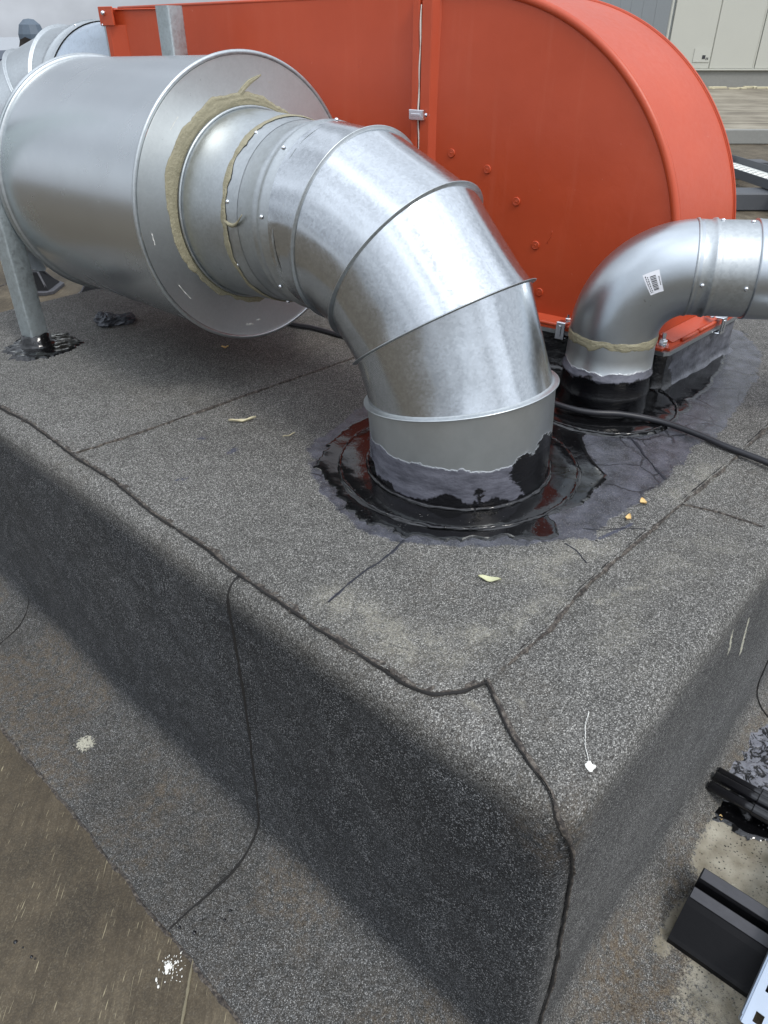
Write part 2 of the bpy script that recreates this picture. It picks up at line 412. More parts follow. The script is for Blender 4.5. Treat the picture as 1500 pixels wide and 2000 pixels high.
    def loft(s, rings):
        n = len(rings[0]); V = [p for r in rings for p in r]; F = []
        for i in range(len(rings)-1):
            for k in range(n):
                k2 = (k+1) % n; F.append((i*n+k, i*n+k2, (i+1)*n+k2, (i+1)*n+k))
        return s.add(V, F)
    def build(s, name, mat, parent=None, smooth=False, loc=(0, 0, 0)): return mesh(name, s.V, s.F, mat, parent, smooth, loc)
def autosmooth(o, ang=35):
    me = o.data
    me.polygons.foreach_set('use_smooth', np.ones(len(me.polygons), bool))
    me.set_sharp_from_angle(angle=math.radians(ang)); return o
def hexbolt(name, c, ax, r, h, mat, parent, dome=False):
    ax = np.asarray(ax, float); ax /= np.linalg.norm(ax)
    a = np.array([0, 0, 1.]) if abs(ax[2]) < .9 else np.array([1., 0, 0])
    e1 = np.cross(ax, a); e1 /= np.linalg.norm(e1); e2 = np.cross(ax, e1)
    b = MB()
    if dome: b.lathe(c, e1, e2, ax, [(r, 0), (r, h*.3), (r*.85, h*.75), (r*.5, h), (.0001, h*1.05)], 14)
    else:
        b.lathe(c, e1, e2, ax, [(r*1.7, 0), (r*1.7, h*.2), (r*1.15, h*.22)], 16)
        b.lathe(c, e1, e2, ax, [(r*1.15, h*.2), (r*1.15, h*.7), (r*.95, h*.8), (.0001, h*.8)], 6)
        b.lathe(c, e1, e2, ax, [(r*.6, h*.75), (r*.6, h*1.5), (.0001, h*1.5)], 10)
    return autosmooth(b.build(name, mat, parent), 40)
def unit(v): v = np.asarray(v, float); return v/np.linalg.norm(v)
Z = np.array([0, 0, 1.])

# numpy value noise
def _h(ix, iy, iz):
    n = (ix*374761393+iy*668265263+iz*2147483647+1013904223) & 0xffffffff
    n = ((n ^ (n >> 13))*1274126177) & 0xffffffff
    return ((n ^ (n >> 16)) & 0xffff)/65535.
def vn(P, s, seed=0):
    Q = P*s+seed*17.31; I = np.floor(Q).astype(np.int64); f = Q-I; f = f*f*(3-2*f); r = 0
    for dx in (0, 1):
        for dy in (0, 1):
            for dz in (0, 1):
                w = (f[:, 0] if dx else 1-f[:, 0])*(f[:, 1] if dy else 1-f[:, 1])*(f[:, 2] if dz else 1-f[:, 2])
                r = r+w*_h(I[:, 0]+dx, I[:, 1]+dy, I[:, 2]+dz)
    return r
def fbm(P, s, o=4, seed=0):
    r = 0; a = .5; t = 0
    for k in range(o): r = r+a*vn(P, s*2**k, seed+k); t += a; a *= .5
    return r/t
def segd(P, pl, dims=(0, 1)):
    """distance from points to a polyline (2D in the given dims)"""
    p = P[:, list(dims)]; d = np.full(len(p), 9.)
    for a, b in zip(pl[:-1], pl[1:]):
        a = np.array(a, float); b = np.array(b, float); ab = b-a
        t = np.clip(((p-a)@ab)/(ab@ab+1e-12), 0, 1)
        d = np.minimum(d, np.linalg.norm(p-a-t[:, None]*ab, axis=1))
    return d
def inside(P, poly, dims=(0, 1)):
    x = P[:, dims[0]]; y = P[:, dims[1]]; r = np.zeros(len(x), bool); n = len(poly)
    for i in range(n):
        x1, y1 = poly[i]; x2, y2 = poly[(i+1) % n]
        if y1 == y2: continue
        c = ((y1 > y) != (y2 > y)) & (x < (x2-x1)*(y-y1)/(y2-y1)+x1); r ^= c
    return r
def sm(x, a, b): t = np.clip((x-a)/(b-a), 0, 1); return t*t*(3-2*t)

G = -.68      # level of the lower roof; the plinth's top is z = 0
# ------------------------------------------------------------------ ground
def big_ground():
    b = MB(); f0 = np.array([math.sin(AZ), math.cos(AZ), 0]); r0 = np.array([math.cos(AZ), -math.sin(AZ), 0])
    c = [f0*d+r0*l+Z*G for d, l in ((-25, -40), (-25, 40), (38, 40), (38, -40))]
    b.add(c+[p-Z*8 for p in c], [(0, 1, 2, 3), (0, 4, 5, 1), (1, 5, 6, 2), (2, 6, 7, 3), (3, 7, 4, 0)])
    return tag(b.build('roof_surface', GROUND), kind='structure')
big_ground()
m = MB(); m.add([(-1500, -1500, -8.69), (1500, -1500, -8.69), (1500, 1500, -8.69), (-1500, 1500, -8.69)], [(0, 1, 2, 3)])
tag(m.build('ground', plain('hazy_ground', (.33, .35, .37), .9, 0, .1, .1, .05)), kind='structure')  # distant haze is put into the ground's colour

# ------------------------------------------------------------------ plinth felt
XW, YW, RC, RT = .487, .166, .034, .030
ARC = RC*PI/2
prof = []   # (n outward, z)
for m_ in np.arange(.26, RT, -.009): prof.append((-m_, 0.))
for a in np.linspace(0, PI/2, 9): prof.append((-RT+RT*math.sin(a), -RT+RT*math.cos(a)))
for z in np.arange(-.062, -.585, -.012): prof.append((0., z))
FR = .085
for a in np.linspace(0, PI/2, 9): prof.append((FR-FR*math.cos(a), -.674+FR-FR*math.sin(a)))
for n_ in np.arange(.095, .24, .009): prof.append((n_, -.674))
prof.append((.240, -.675)); prof.append((.243, -.684))
prof = np.array(prof)
def surf(s, n, z):
    """swept plinth surface; s<0 along the left side, s>ARC along the right side"""
    s = np.asarray(s, float); n = np.asarray(n, float)
    m = -n
    cx, cy = XW+RC, YW+RC
    phi = np.clip(s/RC, 0, PI/2); rad = RC+n
    Xc = cx-np.cos(phi)*rad; Yc = cy-np.sin(phi)*rad
    X = np.where(s < 0, XW+m, np.where(s > ARC, cx+(s-ARC), Xc)); Y = np.where(s < 0, cy-s, np.where(s > ARC, YW+m, Yc))
    inner = m > RC
    X = np.where(inner & (s < 0), XW+m, X); Y = np.where(inner & (s < 0), np.maximum(Y, YW+m), Y)
    X = np.where(inner & (s > ARC), np.maximum(X, XW+m), X); Y = np.where(inner & (s > ARC), YW+m, Y)
    mid = inner & (s >= 0) & (s <= ARC)
    X = np.where(mid, XW+m, X); Y = np.where(mid, YW+m, Y)
    return np.stack([X, Y, z+0*X], -1)
SEAML = [(.533,2.33),(.531,1.678),(.542,1.550),(.532,1.328),(.535,1.186),(.524,1.039),(.524,.900),(.516,.766),(.517,.682),(.515,.601),(.520,.533),(.519,.467),(.519,.428),(.529,.397),(.557,.373),(.595,.359)]
SEAMR = [(.595,.359),(.634,.357),(.721,.351),(.836,.360),(.941,.359),(1.052,.355),(1.187,.351),(1.398,.343),(1.613,.341),(2.2,.345),(2.75,.345)]
SEAMT = [(.535,1.334),(.584,1.329),(.669,1.321),(.793,1.313),(.972,1.300),(1.127,1.289),(1.299,1.278),(2.0,1.26),(2.75,1.25)]
COAT = [(.866,1.004),(.804,.919),(.774,.869),(.744,.798),(.732,.728),(.746,.657),(.804,.561),(.888,.476),(.938,.447),(.973,.415),(1.032,.412),(1.122,.409),(1.237,.403),(1.398,.421),(1.478,.400),(1.658,.424),(1.870,.452),(2.055,.503),(2.179,.603),(2.183,.75),(1.7,1.2),(1.2,1.1)]
def attributes(o, P):
    A = {}
    z = P[:, 2]
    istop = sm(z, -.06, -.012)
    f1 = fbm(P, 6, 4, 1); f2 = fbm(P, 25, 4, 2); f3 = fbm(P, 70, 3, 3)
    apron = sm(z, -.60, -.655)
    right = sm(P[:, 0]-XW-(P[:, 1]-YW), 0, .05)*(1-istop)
    # weathering plus painted light: top palest, right hand side between, left side darkest
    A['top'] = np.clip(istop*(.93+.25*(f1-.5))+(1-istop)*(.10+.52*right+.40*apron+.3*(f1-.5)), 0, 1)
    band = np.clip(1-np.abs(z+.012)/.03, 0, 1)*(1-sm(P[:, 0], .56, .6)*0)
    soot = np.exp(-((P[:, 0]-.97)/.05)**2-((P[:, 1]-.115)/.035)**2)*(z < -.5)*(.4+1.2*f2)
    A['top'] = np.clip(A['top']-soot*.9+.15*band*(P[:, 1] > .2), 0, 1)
    d = np.zeros(len(P))
    for pl, w, k in (([(.575,.619),(.579,.539),(.569,.472),(.60,.43)], .035, .9), ([(.62,.43),(.70,.400),(.785,.375)], .022, .75),
                     ([(.842,.409),(.90,.425),(.97,.40)], .03, .7), ([(.80,.47),(.86,.44)], .03, .55), ([(1.2,.37),(1.35,.36)], .03, .55), ([(.95,.30),(1.1,.25)], .05, .3),
                     ([(.75,.25),(.85,.30)], .05, .28), ([(.70,.402),(.735,.388),(.765,.372)], .0035, 1.), ([(.735,.39),(.742,.372)], .003, 1.), ([(.575,.60),(.585,.53),(.60,.50)], .004, 1.), ([(.83,.33),(.90,.31),(.93,.27)], .003, .8), ([(.60,.33),(.595,.30)], .003, .7), ([(.545,.37),(.55,.34)], .003, .9)):
        d = np.maximum(d, k*np.exp(-(segd(P, pl)/w)**2)*istop*np.clip(.25+1.7*sm(fbm(P*np.array([1, 1.0, 1]), 42, 4, 33), .40, .66), 0, 1))
    A['dust'] = np.clip(d*(.55+1.1*f2)+.10*istop+.12*f1*istop+apron*.10, 0, 1)
    br = apron*(.25+.9*sm(f1, .45, .62))*.55
    corner = np.exp(-(np.linalg.norm(P-np.array([.50, .18, -.05]), axis=1)/.055)**2)
    rim = np.clip(1-np.abs(z+.03)/.03, 0, 1)*right*sm(f1, .42, .6)
    A['brown'] = np.clip(br+corner*.55+rim*.6+.12*istop*sm(f1, .55, .7)+.8*np.exp(-((P[:, 0]-.74)/.12)**2)*right*apron, 0, 1)
    ins = inside(P, COAT).astype(float)
    dd = segd(P, COAT+[COAT[0]])
    sd = np.where(ins > 0, dd, -dd)
    A['coat'] = sm(sd+.03*(f2-.5), -.012, .016)*(z > -.01)
    # crack lines reach out of the coat
    A['blue'] = np.zeros(len(P))
    for pl, w in (([(.757,.645),(.724,.638),(.682,.634),(.636,.635),(.597,.631),(.547,.624)], .0035), ([(.743,1.205),(.752,1.198)], .010), ([(.748,1.107),(.765,1.112)], .012), ([(.612,1.096),(.628,1.090)], .008),
                  ([(.98,.405),(1.06,.385)], .006)):
        A['blue'] = np.maximum(A['blue'], np.exp(-(segd(P, pl)/w)**2)*.72*(z > -.01))
    st = np.exp(-(np.hypot((P[:, 0]-.356), (P[:, 1]-1.275))/.030)**4)*.70*(z < -.6)
    for pl, w, k in (([(1.080,-.095),(1.115,-.20)], .0065, 1.0), ([(.972,-.045),(1.000,-.115)], .0060, .9)):
        st = np.maximum(st, k*np.exp(-(segd(P, pl, (0, 2))/w)**2)*(P[:, 1] < .19))
    A['stain'] = st
    sa = np.clip(sm(P[:, 0], .93, 1.06)*sm(-(P[:, 1]-.125), 0, .03), 0, 1)*.95
    sa = np.maximum(sa, .62*sm(-(P[:, 1]-.06), 0, .05)*sm(P[:, 0], .62, .82))
    sa = np.maximum(sa, .75*np.exp(-(segd(P, [(.95,.085),(.83,.075)])/.02)**2))
    A['sand'] = np.clip(sa*(.78+.45*f1)*(z < -.62)+(z < -.6)*.15*sm(f1, .5, .7)-soot, 0, 1)
    for k, v in A.items():
        a = o.data.attributes.new(k, 'FLOAT', 'POINT'); a.data.foreach_set('value', np.asarray(v, np.float32))

plinth = thing('roof_plinth', 'large raised roof plinth wrapped in dark granulated felt sheets', 'plinth', (XW, YW, G))
def sub_mesh(name, V, Fc, mat, parent, waves=True):
    Fc = np.asarray(Fc); u, inv = np.unique(Fc, return_inverse=True)
    P = V[u]; o = mesh(name, P, inv.reshape(Fc.shape), mat, parent, True); 
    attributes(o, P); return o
# sweep grid
SL = 2.10; SR = 2.2
ss = np.concatenate([np.arange(-SL, 0, .009), np.linspace(0, ARC, 11), np.arange(ARC+.009, SR, .009)])
S_, K_ = np.meshgrid(ss, np.arange(len(prof)), indexing='ij')
Ng = prof[K_, 0]; Zg = prof[K_, 1]
# ragged apron edge and soft undulation of the felt
wob = fbm(np.stack([ss*1.0, ss*0, ss*0], 1), 9, 4, 5)-.5
wob2 = fbm(np.stack([ss*1.0, ss*0, ss*0], 1), 60, 3, 6)-.5
Ng = Ng + np.where(Ng > .1, (Ng-.1)/.14*(wob[:, None]*.022+wob2[:, None]*.006), 0)
PG = surf(S_.ravel(), Ng.ravel(), Zg.ravel())
und = fbm(PG, 3.2, 3, 9)-.5; und2 = fbm(PG, 16, 3, 12)-.5
wallmask = sm(-PG[:, 2], .01, .1)
nrm = np.stack([np.where(S_.ravel() < ARC/2, -1., 0.), np.where(S_.ravel() < ARC/2, 0., -1.), np.zeros(len(PG))], 1)
PG += nrm*((und*.020+und2*.004)*wallmask)[:, None]*np.array([1, 1, 1])
PG[:, 2] += und2*.003*(1-wallmask)+und*.004*(1-wallmask)
def gz(P):
    """height of the felt on the flat top at these points"""
    return (fbm(P, 16, 3, 12)-.5)*.003+(fbm(P, 3.2, 3, 9)-.5)*.004
nk = len(prof); ns = len(ss)
ii, kk = np.meshgrid(np.arange(ns-1), np.arange(nk-1), indexing='ij')
FG = np.stack([ii*nk+kk, ii*nk+kk+1, (ii+1)*nk+kk+1, (ii+1)*nk+kk], -1).reshape(-1, 4)
FC = PG[FG].mean(1); FS = np.repeat((ss[:-1]+ss[1:])/2, nk-1)
flat = FC[:, 2] > -.02
side_seam = (FC[:, 0]-.49)*(.359-.18)-(FC[:, 1]-.18)*(.595-.49)   # >0 right of the corner seam
isR = np.where(flat, side_seam > 0, FS > ARC*.5)
cls = np.where(isR, np.where(FC[:, 0] > 1.2, 4, 3), np.where(FC[:, 1] > 1.79, 0, np.where(FC[:, 1] > .778, 1, 2)))
for c_ in range(5):
    sel = cls == c_
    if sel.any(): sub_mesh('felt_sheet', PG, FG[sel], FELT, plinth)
# top sheets
ys = np.concatenate([np.arange(.352, .44, .0045), np.arange(.44, 2.34, .009)]); nx = 240
sl = np.array(SEAML[::-1]); xl = np.interp(ys, sl[:, 1], sl[:, 0])
wl = (fbm(np.stack([ys, ys*0, ys*0], 1), 50, 3, 21)-.5)*.010
xl = xl+wl
Y_, T_ = np.meshgrid(ys, np.linspace(0, 1, nx), indexing='ij')
X_ = xl[:, None]+(2.75-xl[:, None])*T_
sr = np.array(SEAMR); off = np.interp(X_, sr[:, 0], sr[:, 1])-.352 + (fbm(np.stack([X_.ravel(), 0*X_.ravel(), 0*X_.ravel()], 1), 50, 3, 22).reshape(X_.shape)-.5)*.008
Y_ = Y_+off*np.clip(1-(Y_-.352)/.15, 0, 1)*np.clip((X_-.6)/.1, 0, 1)
PT = np.stack([X_.ravel(), Y_.ravel(), np.zeros(X_.size)], 1)
PT[:, 2] = .0045+(fbm(PT*np.array([1, 1, 0]), 16, 3, 12)-.5)*.003+(fbm(PT*np.array([1, 1, 0]), 3.2, 3, 9)-.5)*.004
ny = len(ys)
# skirts on the free edges
rowL = np.arange(ny)*nx; skL = PT[rowL].copy(); skL[:, 2] -= .006; skL[:, 0] -= .001
row0 = np.arange(nx); sk0 = PT[row0].copy(); sk0[:, 2] -= .006; sk0[:, 1] -= .001
PTa = np.concatenate([PT, skL, sk0]); oL = len(PT); o0 = oL+ny
i2, j2 = np.meshgrid(np.arange(ny-1), np.arange(nx-1), indexing='ij')
FT = np.stack([i2*nx+j2, i2*nx+j2+1, (i2+1)*nx+j2+1, (i2+1)*nx+j2], -1).reshape(-1, 4)
FT = np.concatenate([FT, np.stack([rowL[:-1], rowL[1:], oL+np.arange(1, ny), oL+np.arange(ny-1)], 1), np.stack([row0[1:], row0[:-1], o0+np.arange(nx-1), o0+np.arange(1, nx)], 1)])
fc = PTa[FT].mean(1); stt = np.array(SEAMT); far = fc[:, 1] > np.interp(fc[:, 0], stt[:, 0], stt[:, 1])
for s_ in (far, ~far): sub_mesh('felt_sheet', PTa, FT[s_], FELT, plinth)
# core (back and far faces of the plinth)
cb = MB(); cb.box((XW+.05, YW+.06, G), (2.745, 2.325, -.012)); cb.build('plinth_core', SEAM, plinth)

def topz(x, y):
    P = np.array([[x, y, 0.]]); return .0045+float((fbm(P, 16, 3, 12)-.5)*.003+(fbm(P, 3.2, 3, 9)-.5)*.004)
def resample(pl, step):
    pl = [np.array(p, float) for p in pl]; out = []
    for a, b in zip(pl[:-1], pl[1:]):
        L = np.linalg.norm(b-a); n = max(1, int(round(L/step)))
        out += [a+(b-a)*k/n for k in range(n)]
    out.append(pl[-1]); return np.array(out)
def bead(name, P3, N3, w, h, mat, parent, jit=.35, seed=0, smoothit=3, shift=0.):
    P = resample(P3, .006); src = np.array([np.asarray(p, float) for p in P3])
    dist = np.concatenate([[0], np.cumsum(np.linalg.norm(np.diff(src, axis=0), axis=1))])
    dp = np.concatenate([[0], np.cumsum(np.linalg.norm(np.diff(P, axis=0), axis=1))])*1.0
    dp = dp*dist[-1]/dp[-1]
    N = np.stack([np.interp(dp, dist, np.asarray(N3, float)[:, k]) for k in range(3)], 1)
    for _ in range(smoothit): P[1:-1] = (P[:-2]+P[1:-1]*2+P[2:])/4
    n = len(P); a = np.stack([dp+seed, dp*0, dp*0], 1)
    ww = w*(1+jit*2.4*(fbm(a, 28, 3, seed+1)-.5)+jit*1.2*(vn(a, 120, seed+5)-.5)); lat = w*jit*2.0*(fbm(a, 22, 4, seed+2)-.5); hh = h*(1+jit*1.6*(vn(a, 70, seed+3)-.5))
    V = []; F = []
    prof_ = [(-1, -.35), (-.82, .55), (-.35, 1.), (.25, .8), (.8, .45), (1, -.35)]
    for i in range(n):
        t = unit(P[min(i+1, n-1)]-P[max(i-1, 0)]); nn = unit(N[i]); s = np.cross(nn, t)
        for q_, (u, v) in enumerate(prof_):
            jj = RNG.normal(0, .14*w, 2) if 0 < q_ < 5 else (RNG.normal(0, .10*w), 0)
            V.append(P[i]+s*(u*ww[i]+lat[i]+shift+jj[0])+nn*(v*hh[i]+.0006+jj[1]))
    m = len(prof_)
    for i in range(n-1):
        for k in range(m-1): F.append((i*m+k, i*m+k+1, (i+1)*m+k+1, (i+1)*m+k))
    return mesh(name, V, F, mat, parent, True)
SEAMD = plain('open_seam', (.014, .013, .012), .9, 0, .5, .6, 90)
UP = (0, 0, 1)
def topline(pl, dz=0.): return [(x, y, topz(x, y)-.003+dz) for x, y in pl], [UP]*len(pl)
bead('felt_seam', *topline(SEAML[::-1]), .0058, .0022, SEAM, plinth, .9, 1)
bead('felt_seam', *topline(SEAMR), .0040, .0020, SEAM, plinth, .9, 2)
bead('felt_seam', *topline(SEAMT, .003), .0042, .0022, SEAM, plinth, .9, 3)
bead('seam_gap', *topline(SEAML[::-1], .0008), .0016, .0020, SEAMD, plinth, .9, 1, shift=.0052)
bead('seam_gap', *topline(SEAMR, .0008), .0014, .0018, SEAMD, plinth, .9, 2, shift=.0036)
bead('felt_seam', *topline([(1.190,.347),(1.206,.292),(1.210,.240),(1.212,.215)], -.002), .003, .0025, SEAM, plinth, .5, 4)
# vertical seams following the profile
def prof_pts(s_fn, k0=0):
    Pn, Nn = [], []
    for k in range(k0, len(prof)):
        n, z = prof[k]; s = s_fn(n, z)
        p = surf([s], [n], [z])[0]
        u = fbm(p[None], 3.2, 3, 9)[0]-.5; u2 = fbm(p[None], 16, 3, 12)[0]-.5; wm = sm(np.array([-p[2]]), .01, .1)[0]
        dirn = np.array([-1., 0, 0]) if s < ARC/2 else np.array([0, -1., 0])
        p = p+dirn*(u*.020+u2*.004)*wm
        if 0 < k < len(prof)-1: t = prof[k+1]-prof[k-1]
        else: t = np.array([1, 0])
        nr = np.array([-t[1], t[0]]); nr = np.array([-t[1], t[0]])/max(1e-9, np.linalg.norm(t))
        # outward normal: rotate the tangent
        if s < 0: o_ = np.array([-1., 0, 0])
        elif s > ARC: o_ = np.array([0, -1., 0])
        else: o_ = np.array([-math.cos(s/RC), -math.sin(s/RC), 0])
        nn = o_*(-t[1])+Z*t[0]; Pn.append(p); Nn.append(unit(nn))
    return Pn, Nn
k0 = int(np.argmin(np.abs(prof[:, 0]+.035)+np.abs(prof[:, 1])*10))
yk = lambda Y: -(Y-(YW+RC))
bead('felt_seam', *prof_pts(lambda n, z: yk(.779 if z > -.6 else .779-.012*min(1, (n)/.1)), k0), .0022, .0024, SEAMD, plinth, .8, 5)
kz = int(np.argmax((prof[:, 1] < -.60) & (prof[:, 0] > -.001)))
bead('felt_seam', *prof_pts(lambda n, z: yk(1.800-.045*max(0, n)/.12), kz), .0012, .0014, SEAMD, plinth, .8, 6)
bead('felt_seam', *[q for q in prof_pts(lambda n, z: ARC+(1.50+.02*math.sin(z*9)-XW-RC), k0+6)], .0022, .0024, SEAMD, plinth, .8, 8)
# corner seam: runs over the corner of the top, then down the vertical edge
cs = [(.595,.359),(.572,.325),(.560,.307),(.548,.290),(.538,.273),(.526,.250)]
P1 = [(x, y, topz(x, y)-.0055) for x, y in cs]; N1 = [UP]*len(cs)
k1 = int(np.argmin(np.abs(prof[:, 0]+.045)+np.abs(prof[:, 1])*10))
SZ = [(-.70, ARC+.022), (-.58, ARC+.017), (-.37, ARC+.030), (-.22, ARC+.012), (-.12, ARC*.95), (-.06, ARC*.72), (-.02, ARC*.35), (0, 0)]
P2, N2 = prof_pts(lambda n, z: float(np.interp(z, [a for a, b in SZ], [b for a, b in SZ])), k1+2)
P2 = [p+np.asarray(n_)*.0022 for p, n_ in zip(P2, N2)]; P1 = [(x, y, z+.0035) for x, y, z in P1]
bead('felt_seam', P1+P2[2:], N1+N2[2:], .0028, .0030, SEAM, plinth, .8, 9, 6)
bead('seam_gap', P1+P2[2:], N1+N2[2:], .0014, .0020, SEAMD, plinth, .9, 9, 6, shift=-.0030)
# melted bead under the ragged edge of the apron
AP = []; 
for s in np.arange(-SL+.02, .0, .03):
    i = int(np.argmin(np.abs(ss-s))); AP.append(PG[i*nk+nk-1]+np.array([0, 0, .002]))
bead('apron_edge', AP, [UP]*len(AP), .0050, .0035, SEAM, plinth, .6, 11)

CRK = plain('crack_bitumen', (.012, .013, .020), .5, 0, .4, .4)
bead('hairline_crack', *topline([(.757,.645),(.740,.643),(.724,.638),(.700,.637),(.682,.634),(.655,.637),(.636,.635),(.597,.631),(.560,.625)], .0032), .0016, .0006, CRK, plinth, .9, 81, 1)
bead('hairline_crack', *topline([(1.362,.545),(1.345,.520),(1.327,.499),(1.305,.478),(1.291,.460),(1.268,.435),(1.246,.407)], .0032), .0024, .0008, CRK, plinth, .9, 82, 1)
bead('hairline_crack', *topline([(.990,.440),(1.01,.410),(1.04,.388),(1.06,.360)], .0032), .0010, .0005, CRK, plinth, .9, 83, 1)
bead('hairline_crack', *topline([(.930,.440),(.925,.415),(.905,.385)], .0032), .0008, .0005, CRK, plinth, .9, 84, 1)
# lower layer of old cap sheet, pale melted border at the foot of the apron
pale = plain('pale_bitumen_border', (.20, .175, .115), .8, 0, .25, .5, 60)
bead('pale_border', [p+np.array([-.009, 0, -.0035]) for p in AP], [UP]*len(AP), .006, .0012, pale, plinth, .9, 12)
bead('sheet_joint', [(.255,.70,G+.001),(.207,.654,G+.001),(.173,.621,G+.001),(.05,.52,G+.001),(-.2,.3,G+.001)], [UP]*5, .0022, .0012, pale, plinth, .8, 13)

# ------------------------------------------------------------------ tar
def patch(name, poly, z, mat, thick=.003, parent=None, rough=.010, step=.006, seed=3, relief=.002, freq=18):
    """irregular poured patch: dense polygon fan grid clipped to the outline, rounded rim"""
    poly = resample(list(poly)+[poly[0]], .004)[:-1]
    a = np.stack([poly[:, 0], poly[:, 1], poly[:, 0]*0], 1)
    ctr = poly.mean(0); rad = poly-ctr; L = np.linalg.norm(rad, axis=1)[:, None]
    k = 1+((fbm(a, 60, 4, seed)-.5)*rough*2.4/np.maximum(L[:, 0], .02)+(fbm(a, 220, 2, seed+4)-.5)*rough*1.0/np.maximum(L[:, 0], .02))
    P = ctr+rad*k[:, None]
    x0, y0 = P.min(0); x1, y1 = P.max(0)
    xs = np.arange(x0, x1, step); ysr = np.arange(y0, y1, step); X, Y = np.meshgrid(xs, ysr, indexing='ij')
    Q = np.stack([X.ravel(), Y.ravel(), 0*X.ravel()], 1); pl = [tuple(p) for p in P]
    ins = inside(Q, pl)
    import mathutils
    pts = [Vector((p[0], p[1])) for p in P]; nb = len(pts)
    dmin = segd(Q, pl+[pl[0]])
    keep = ins & (dmin > step*.45)
    pts += [Vector((q[0], q[1])) for q in Q[keep]]
    from mathutils.geometry import delaunay_2d_cdt
    r = delaunay_2d_cdt(pts, [], [list(range(nb))], 1, 1e-6)
    V2 = np.array([[v.x, v.y, 0] for v in r[0]]); F2 = r[2]
    d = segd(V2, pl+[pl[0]])
    base = np.array([topz(0, 0)])[0]*0+.0045+(fbm(V2, 16, 3, 12)-.5)*.003+(fbm(V2, 3.2, 3, 9)-.5)*.004 if z is None else z
    V2[:, 2] = base-.0012+(thick+.0012)*np.sqrt(np.clip(d/.006, 0, 1))+(fbm(V2, freq, 4, seed+7)-.5)*relief*np.clip(d/.01, 0, 1)
    return mesh(name, V2, F2, mat, parent, True)
POOL = [(1.067,1.013),(1.013,1.016),(.956,1.006),(.910,.989),(.869,.969),(.824,.941),(.803,.878),(.774,.828),(.760,.786),(.745,.746),(.748,.722),(.762,.684),(.766,.649),(.783,.619),(.801,.592),(.836,.554),(.877,.512),(.908,.475),(.938,.452),(.965,.473),(.980,.500),(1.013,.496),(1.060,.477),(1.126,.483),(1.183,.492),(1.210,.534),(1.237,.566),(1.300,.615),(1.330,.60),(1.347,.579),(1.398,.557),(1.448,.558),(1.490,.512),(1.560,.500),(1.625,.515),(1.70,.508),(1.776,.527),(1.85,.530),(1.931,.556),(2.08,.62),(2.16,.75),(2.1,1.1),(1.6,1.3),(1.25,1.15)]
pool = tag(patch('tar_pool', POOL, None, TAR, .0022, None, .012, relief=.0006), 'glossy black bitumen poured round the two duct collars', 'tar patch')
# raised flashing plates under the tar
def disc_ring(name, c, r0, r1, z0, z1, mat, parent, seed=0, seg=128):
    b = MB(); V = []; F = []
    pr = [(r0*.9, z1), (r0, z1), ((r0+r1)/2, z1-.001), (r1-.006, z1-.0015), (r1-.001, z1-.0035), (r1+.004, z0)]
    for (r, z) in pr:
        for k in range(seg):
            a = 2*PI*k/seg; q = np.array([[math.cos(a), math.sin(a), r*3]])
            e = (fbm(q, 9, 3, seed)[0]-.5)
            V.append((c[0]+(r+e*.006)*math.cos(a), c[1]+(r+e*.006)*math.sin(a), z+e*.003))
    for i in range(len(pr)-1):
        for k in range(seg): k2 = (k+1) % seg; F.append((i*seg+k2, i*seg+k, (i+1)*seg+k, (i+1)*seg+k2))
    return mesh(name, V, F, mat, parent, True)

# ------------------------------------------------------------------ big elbow duct
BX, BY, RD = 1.0244, .738, .168
dY = np.array([math.sin(.020), math.cos(.020), 0]); e1 = np.cross(dY, Z)
RHO, ZC = .3167, .098
PHI = [.2061, .596, .9957, 1.3855]; PE = 1.5959
BC = np.array([BX, BY, 0])+RHO*dY+Z*ZC
def jc(ph): return BC+RHO*(-math.cos(ph)*dY+math.sin(ph)*Z), (-math.cos(ph)*dY+math.sin(ph)*Z), (math.sin(ph)*dY+math.cos(ph)*Z)
def ringpts(c, a, b, r, seg=96, k=1.): return [c+r*(math.cos(t)*a+k*math.sin(t)*b) for t in np.linspace(0, 2*PI, seg, endpoint=False)]
elbow = thing('duct_elbow', 'large galvanised segmented duct elbow standing in glossy black tar', 'duct elbow', (BX, BY, 0))
collar = collar_mat('painted_collar', .085, .30, .012, ((.990, .573, .075, .030), (1.02, .560, .055, .042), (1.05, .562, .085, .036), (1.075, .575, .07, .04), (.912, .606, .045, .008), (.9125, .606, .034, .006), (.9125, .606, .024, .006)))
c1, u1, a1 = jc(PHI[0])
base_ring = ringpts(np.array([BX, BY, .004]), e1, -dY, .1765)
mid_ring = ringpts(np.array([BX, BY, .03]), e1, -dY, .1735)
mid2 = ringpts(np.array([BX, BY, .09]), e1, -dY, .1735)
cob = MB(); cob.loft([base_ring, mid_ring, mid2, ringpts(c1-a1*.001, e1, u1, .1735, k=1.02)])
co = cob.build('collar', collar, elbow, True)
js = [jc(p) for p in PHI]
ce, ue, ae = jc(PE)
rings = [(c1, u1, 1.02)]+[(j[0], j[1], 1.02) for j in js[1:]]+[(ce, ue, 1.)]
def jn0(a, sd): return float(fbm(np.array([[math.cos(a), math.sin(a), sd*3.3]]), 3.2, 3, 40+sd)[0]-.5)
